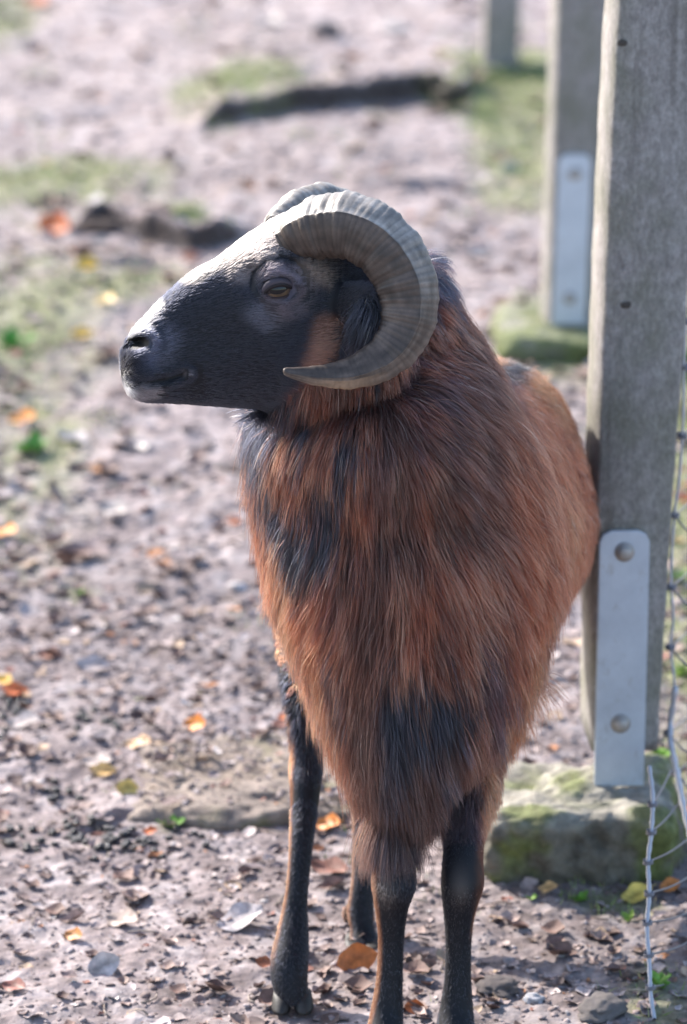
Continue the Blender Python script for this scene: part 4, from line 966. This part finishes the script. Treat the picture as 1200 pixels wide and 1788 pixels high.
# local frame of the eyeball: x towards nose, z up, -y outwards; iris and bar-shaped pupil
def mth(op, a, b_=None):
    m = nd(t, 'ShaderNodeMath', operation=op)
    for i, v in enumerate((a, b_)):
        if v is None: continue
        if isinstance(v, (int, float)): m.inputs[i].default_value = v
        else: t.links.new(v, m.inputs[i])
    return m.outputs[0]
rx = mth('MULTIPLY', sep.outputs[0], 1.0); r1 = mth('SQRT', mth('ADD', mth('POWER', sep.outputs[0], 2.0), mth('POWER', sep.outputs[2], 2.0)))
pr = mth('SQRT', mth('ADD', mth('POWER', mth('MULTIPLY', sep.outputs[0], 0.55), 2.0), mth('POWER', mth('MULTIPLY', sep.outputs[2], 1.25), 2.0)))
iris = ramp(t, r1, [(0.0, (.03, .02, .016)), (0.0068, (.05, .03, .018)), (0.0080, (.13, .08, .045)), (0.0092, (.19, .125, .07)), (0.0108, (.07, .045, .04))])
low_ = mth('LESS_THAN', sep.outputs[2], -0.0018)
iris = mixc(t, low_, (.035, .026, .024), iris)
pup = mth('LESS_THAN', pr, 0.0050)
t.links.new(mixc(t, pup, iris, (.006, .006, .008)), b.inputs['Base Color']); b.inputs['Roughness'].default_value = 0.06; b.inputs['Specular IOR Level'].default_value = 0.32
def eyeball(side):
    c = HP(481, 503, .0415) if side > 0 else None
    if side < 0:
        q = HP(481, 503, .0415); c = q-2*((q-P0)@LN)*LN
    out = LN*side; fwd = -HBACK; fwd = fwd-out*(fwd@out); fwd /= np.linalg.norm(fwd); up = np.cross(fwd, -out) if side > 0 else np.cross(-out, fwd); up /= np.linalg.norm(up)
    if up[2] < 0: up = -up
    bm = bmesh.new(); bmesh.ops.create_uvsphere(bm, u_segments=32, v_segments=20, radius=.0190); me = bpy.data.meshes.new('eyeball'); bm.to_mesh(me); bm.free()
    for p in me.polygons: p.use_smooth = True
    from mathutils import Matrix
    M = Matrix(((fwd[0], -out[0], up[0], c[0]-RL[0]), (fwd[1], -out[1], up[1], c[1]-RL[1]), (fwd[2], -out[2], up[2], c[2]-RL[2]), (0, 0, 0, 1)))
    o = ob('eyeball', me, mE, ram); o.matrix_local = M
    # lids: strips wrapped on the eyeball
    def lid(name, curve, r0, th, cols):
        pts = []
        for a_, e_ in curve:                          # a_: towards nose, e_: up, on the ball
            d = np.array([a_, -math.sqrt(max(0, 1-a_*a_-e_*e_)), e_]); pts.append(d*r0)
        P = cr(pts, 5); n = len(P); rad_ = np.sin(np.linspace(.25, math.pi-.25, n))**.5*th
        V, F = tube(P, rad_, 10); me = np_mesh(name, V, F); setcol(me, np.tile(np.array(cols), (len(V), 1))); l = ob(name, me, ms_, o)
    lid('upper_eyelid', [(.74, -.06), (.56, .14), (.26, .27), (-.18, .25), (-.52, .06), (-.78, -.24)], .0195, .0026, (.016, .012, .014))
    lid('upper_eyelid', [(.80, .02), (.58, .28), (.26, .42), (-.20, .39), (-.57, .18), (-.82, -.14)], .0189, .0040, (.06, .048, .058))
    lid('lower_eyelid', [(.74, -.06), (.52, -.28), (.16, -.41), (-.28, -.45), (-.58, -.38), (-.78, -.24)], .0193, .0016, (.035, .02, .02))
    lid('lower_eyelid', [(.80, -.10), (.54, -.39), (.14, -.52), (-.32, -.56), (-.64, -.48), (-.82, -.26)], .0186, .0036, (.055, .04, .044))
    return o
eyeball(1); eyeball(-1)
# ---- hooves: two claws each
mho, t, b = mat('hoof'); n = tex(t, 60, 4, stretch=(1, 1, 3)); t.links.new(ramp(t, n, [(0.3, (.008, .007, .007)), (0.7, (.032, .028, .025))]), b.inputs['Base Color']); b.inputs['Roughness'].default_value = 0.6; bump(t, b, n, .5, .001)
for (px, py, D, spread) in ((673, 1806, 3.785, .0), (795, 1806, 3.79, .0), (511, 1732, 3.89, .0015), (635, 1636, 4.07, .0)):
    c = W(px, py, D); pr_ = []
    for sg in (-1, 1):
        R_ = []
        for s, wx_, ly0, ly1 in ((0, .0095, -.010, .014), (.3, .0100, -.017, .015), (.8, .0106, -.025, .016), (1.0, .0106, -.027, .016)):
            zt = c[2]+.0; zb = .001; zz = zt+(zb-zt)*s; cx = c[0]+sg*(.0102+spread*s); k = np.linspace(0, 2*np.pi, 20, endpoint=False); cy = c[1]+(ly0+ly1)/2; hy_ = (ly1-ly0)/2
            R_.append(np.stack([cx+np.cos(k)*wx_, cy+np.sin(k)*hy_*(1), np.full(20, zz)+0*k], 1))
        pr_.append(loft(R_[::1]))
    V, F = join(pr_); me = np_mesh('hoof', V-RL, F); bmx = bmesh.new(); bmx.from_mesh(me); bmesh.ops.recalc_face_normals(bmx, faces=bmx.faces); bmx.to_mesh(me); bmx.free()
    ob('hoof', me, mho, ram)
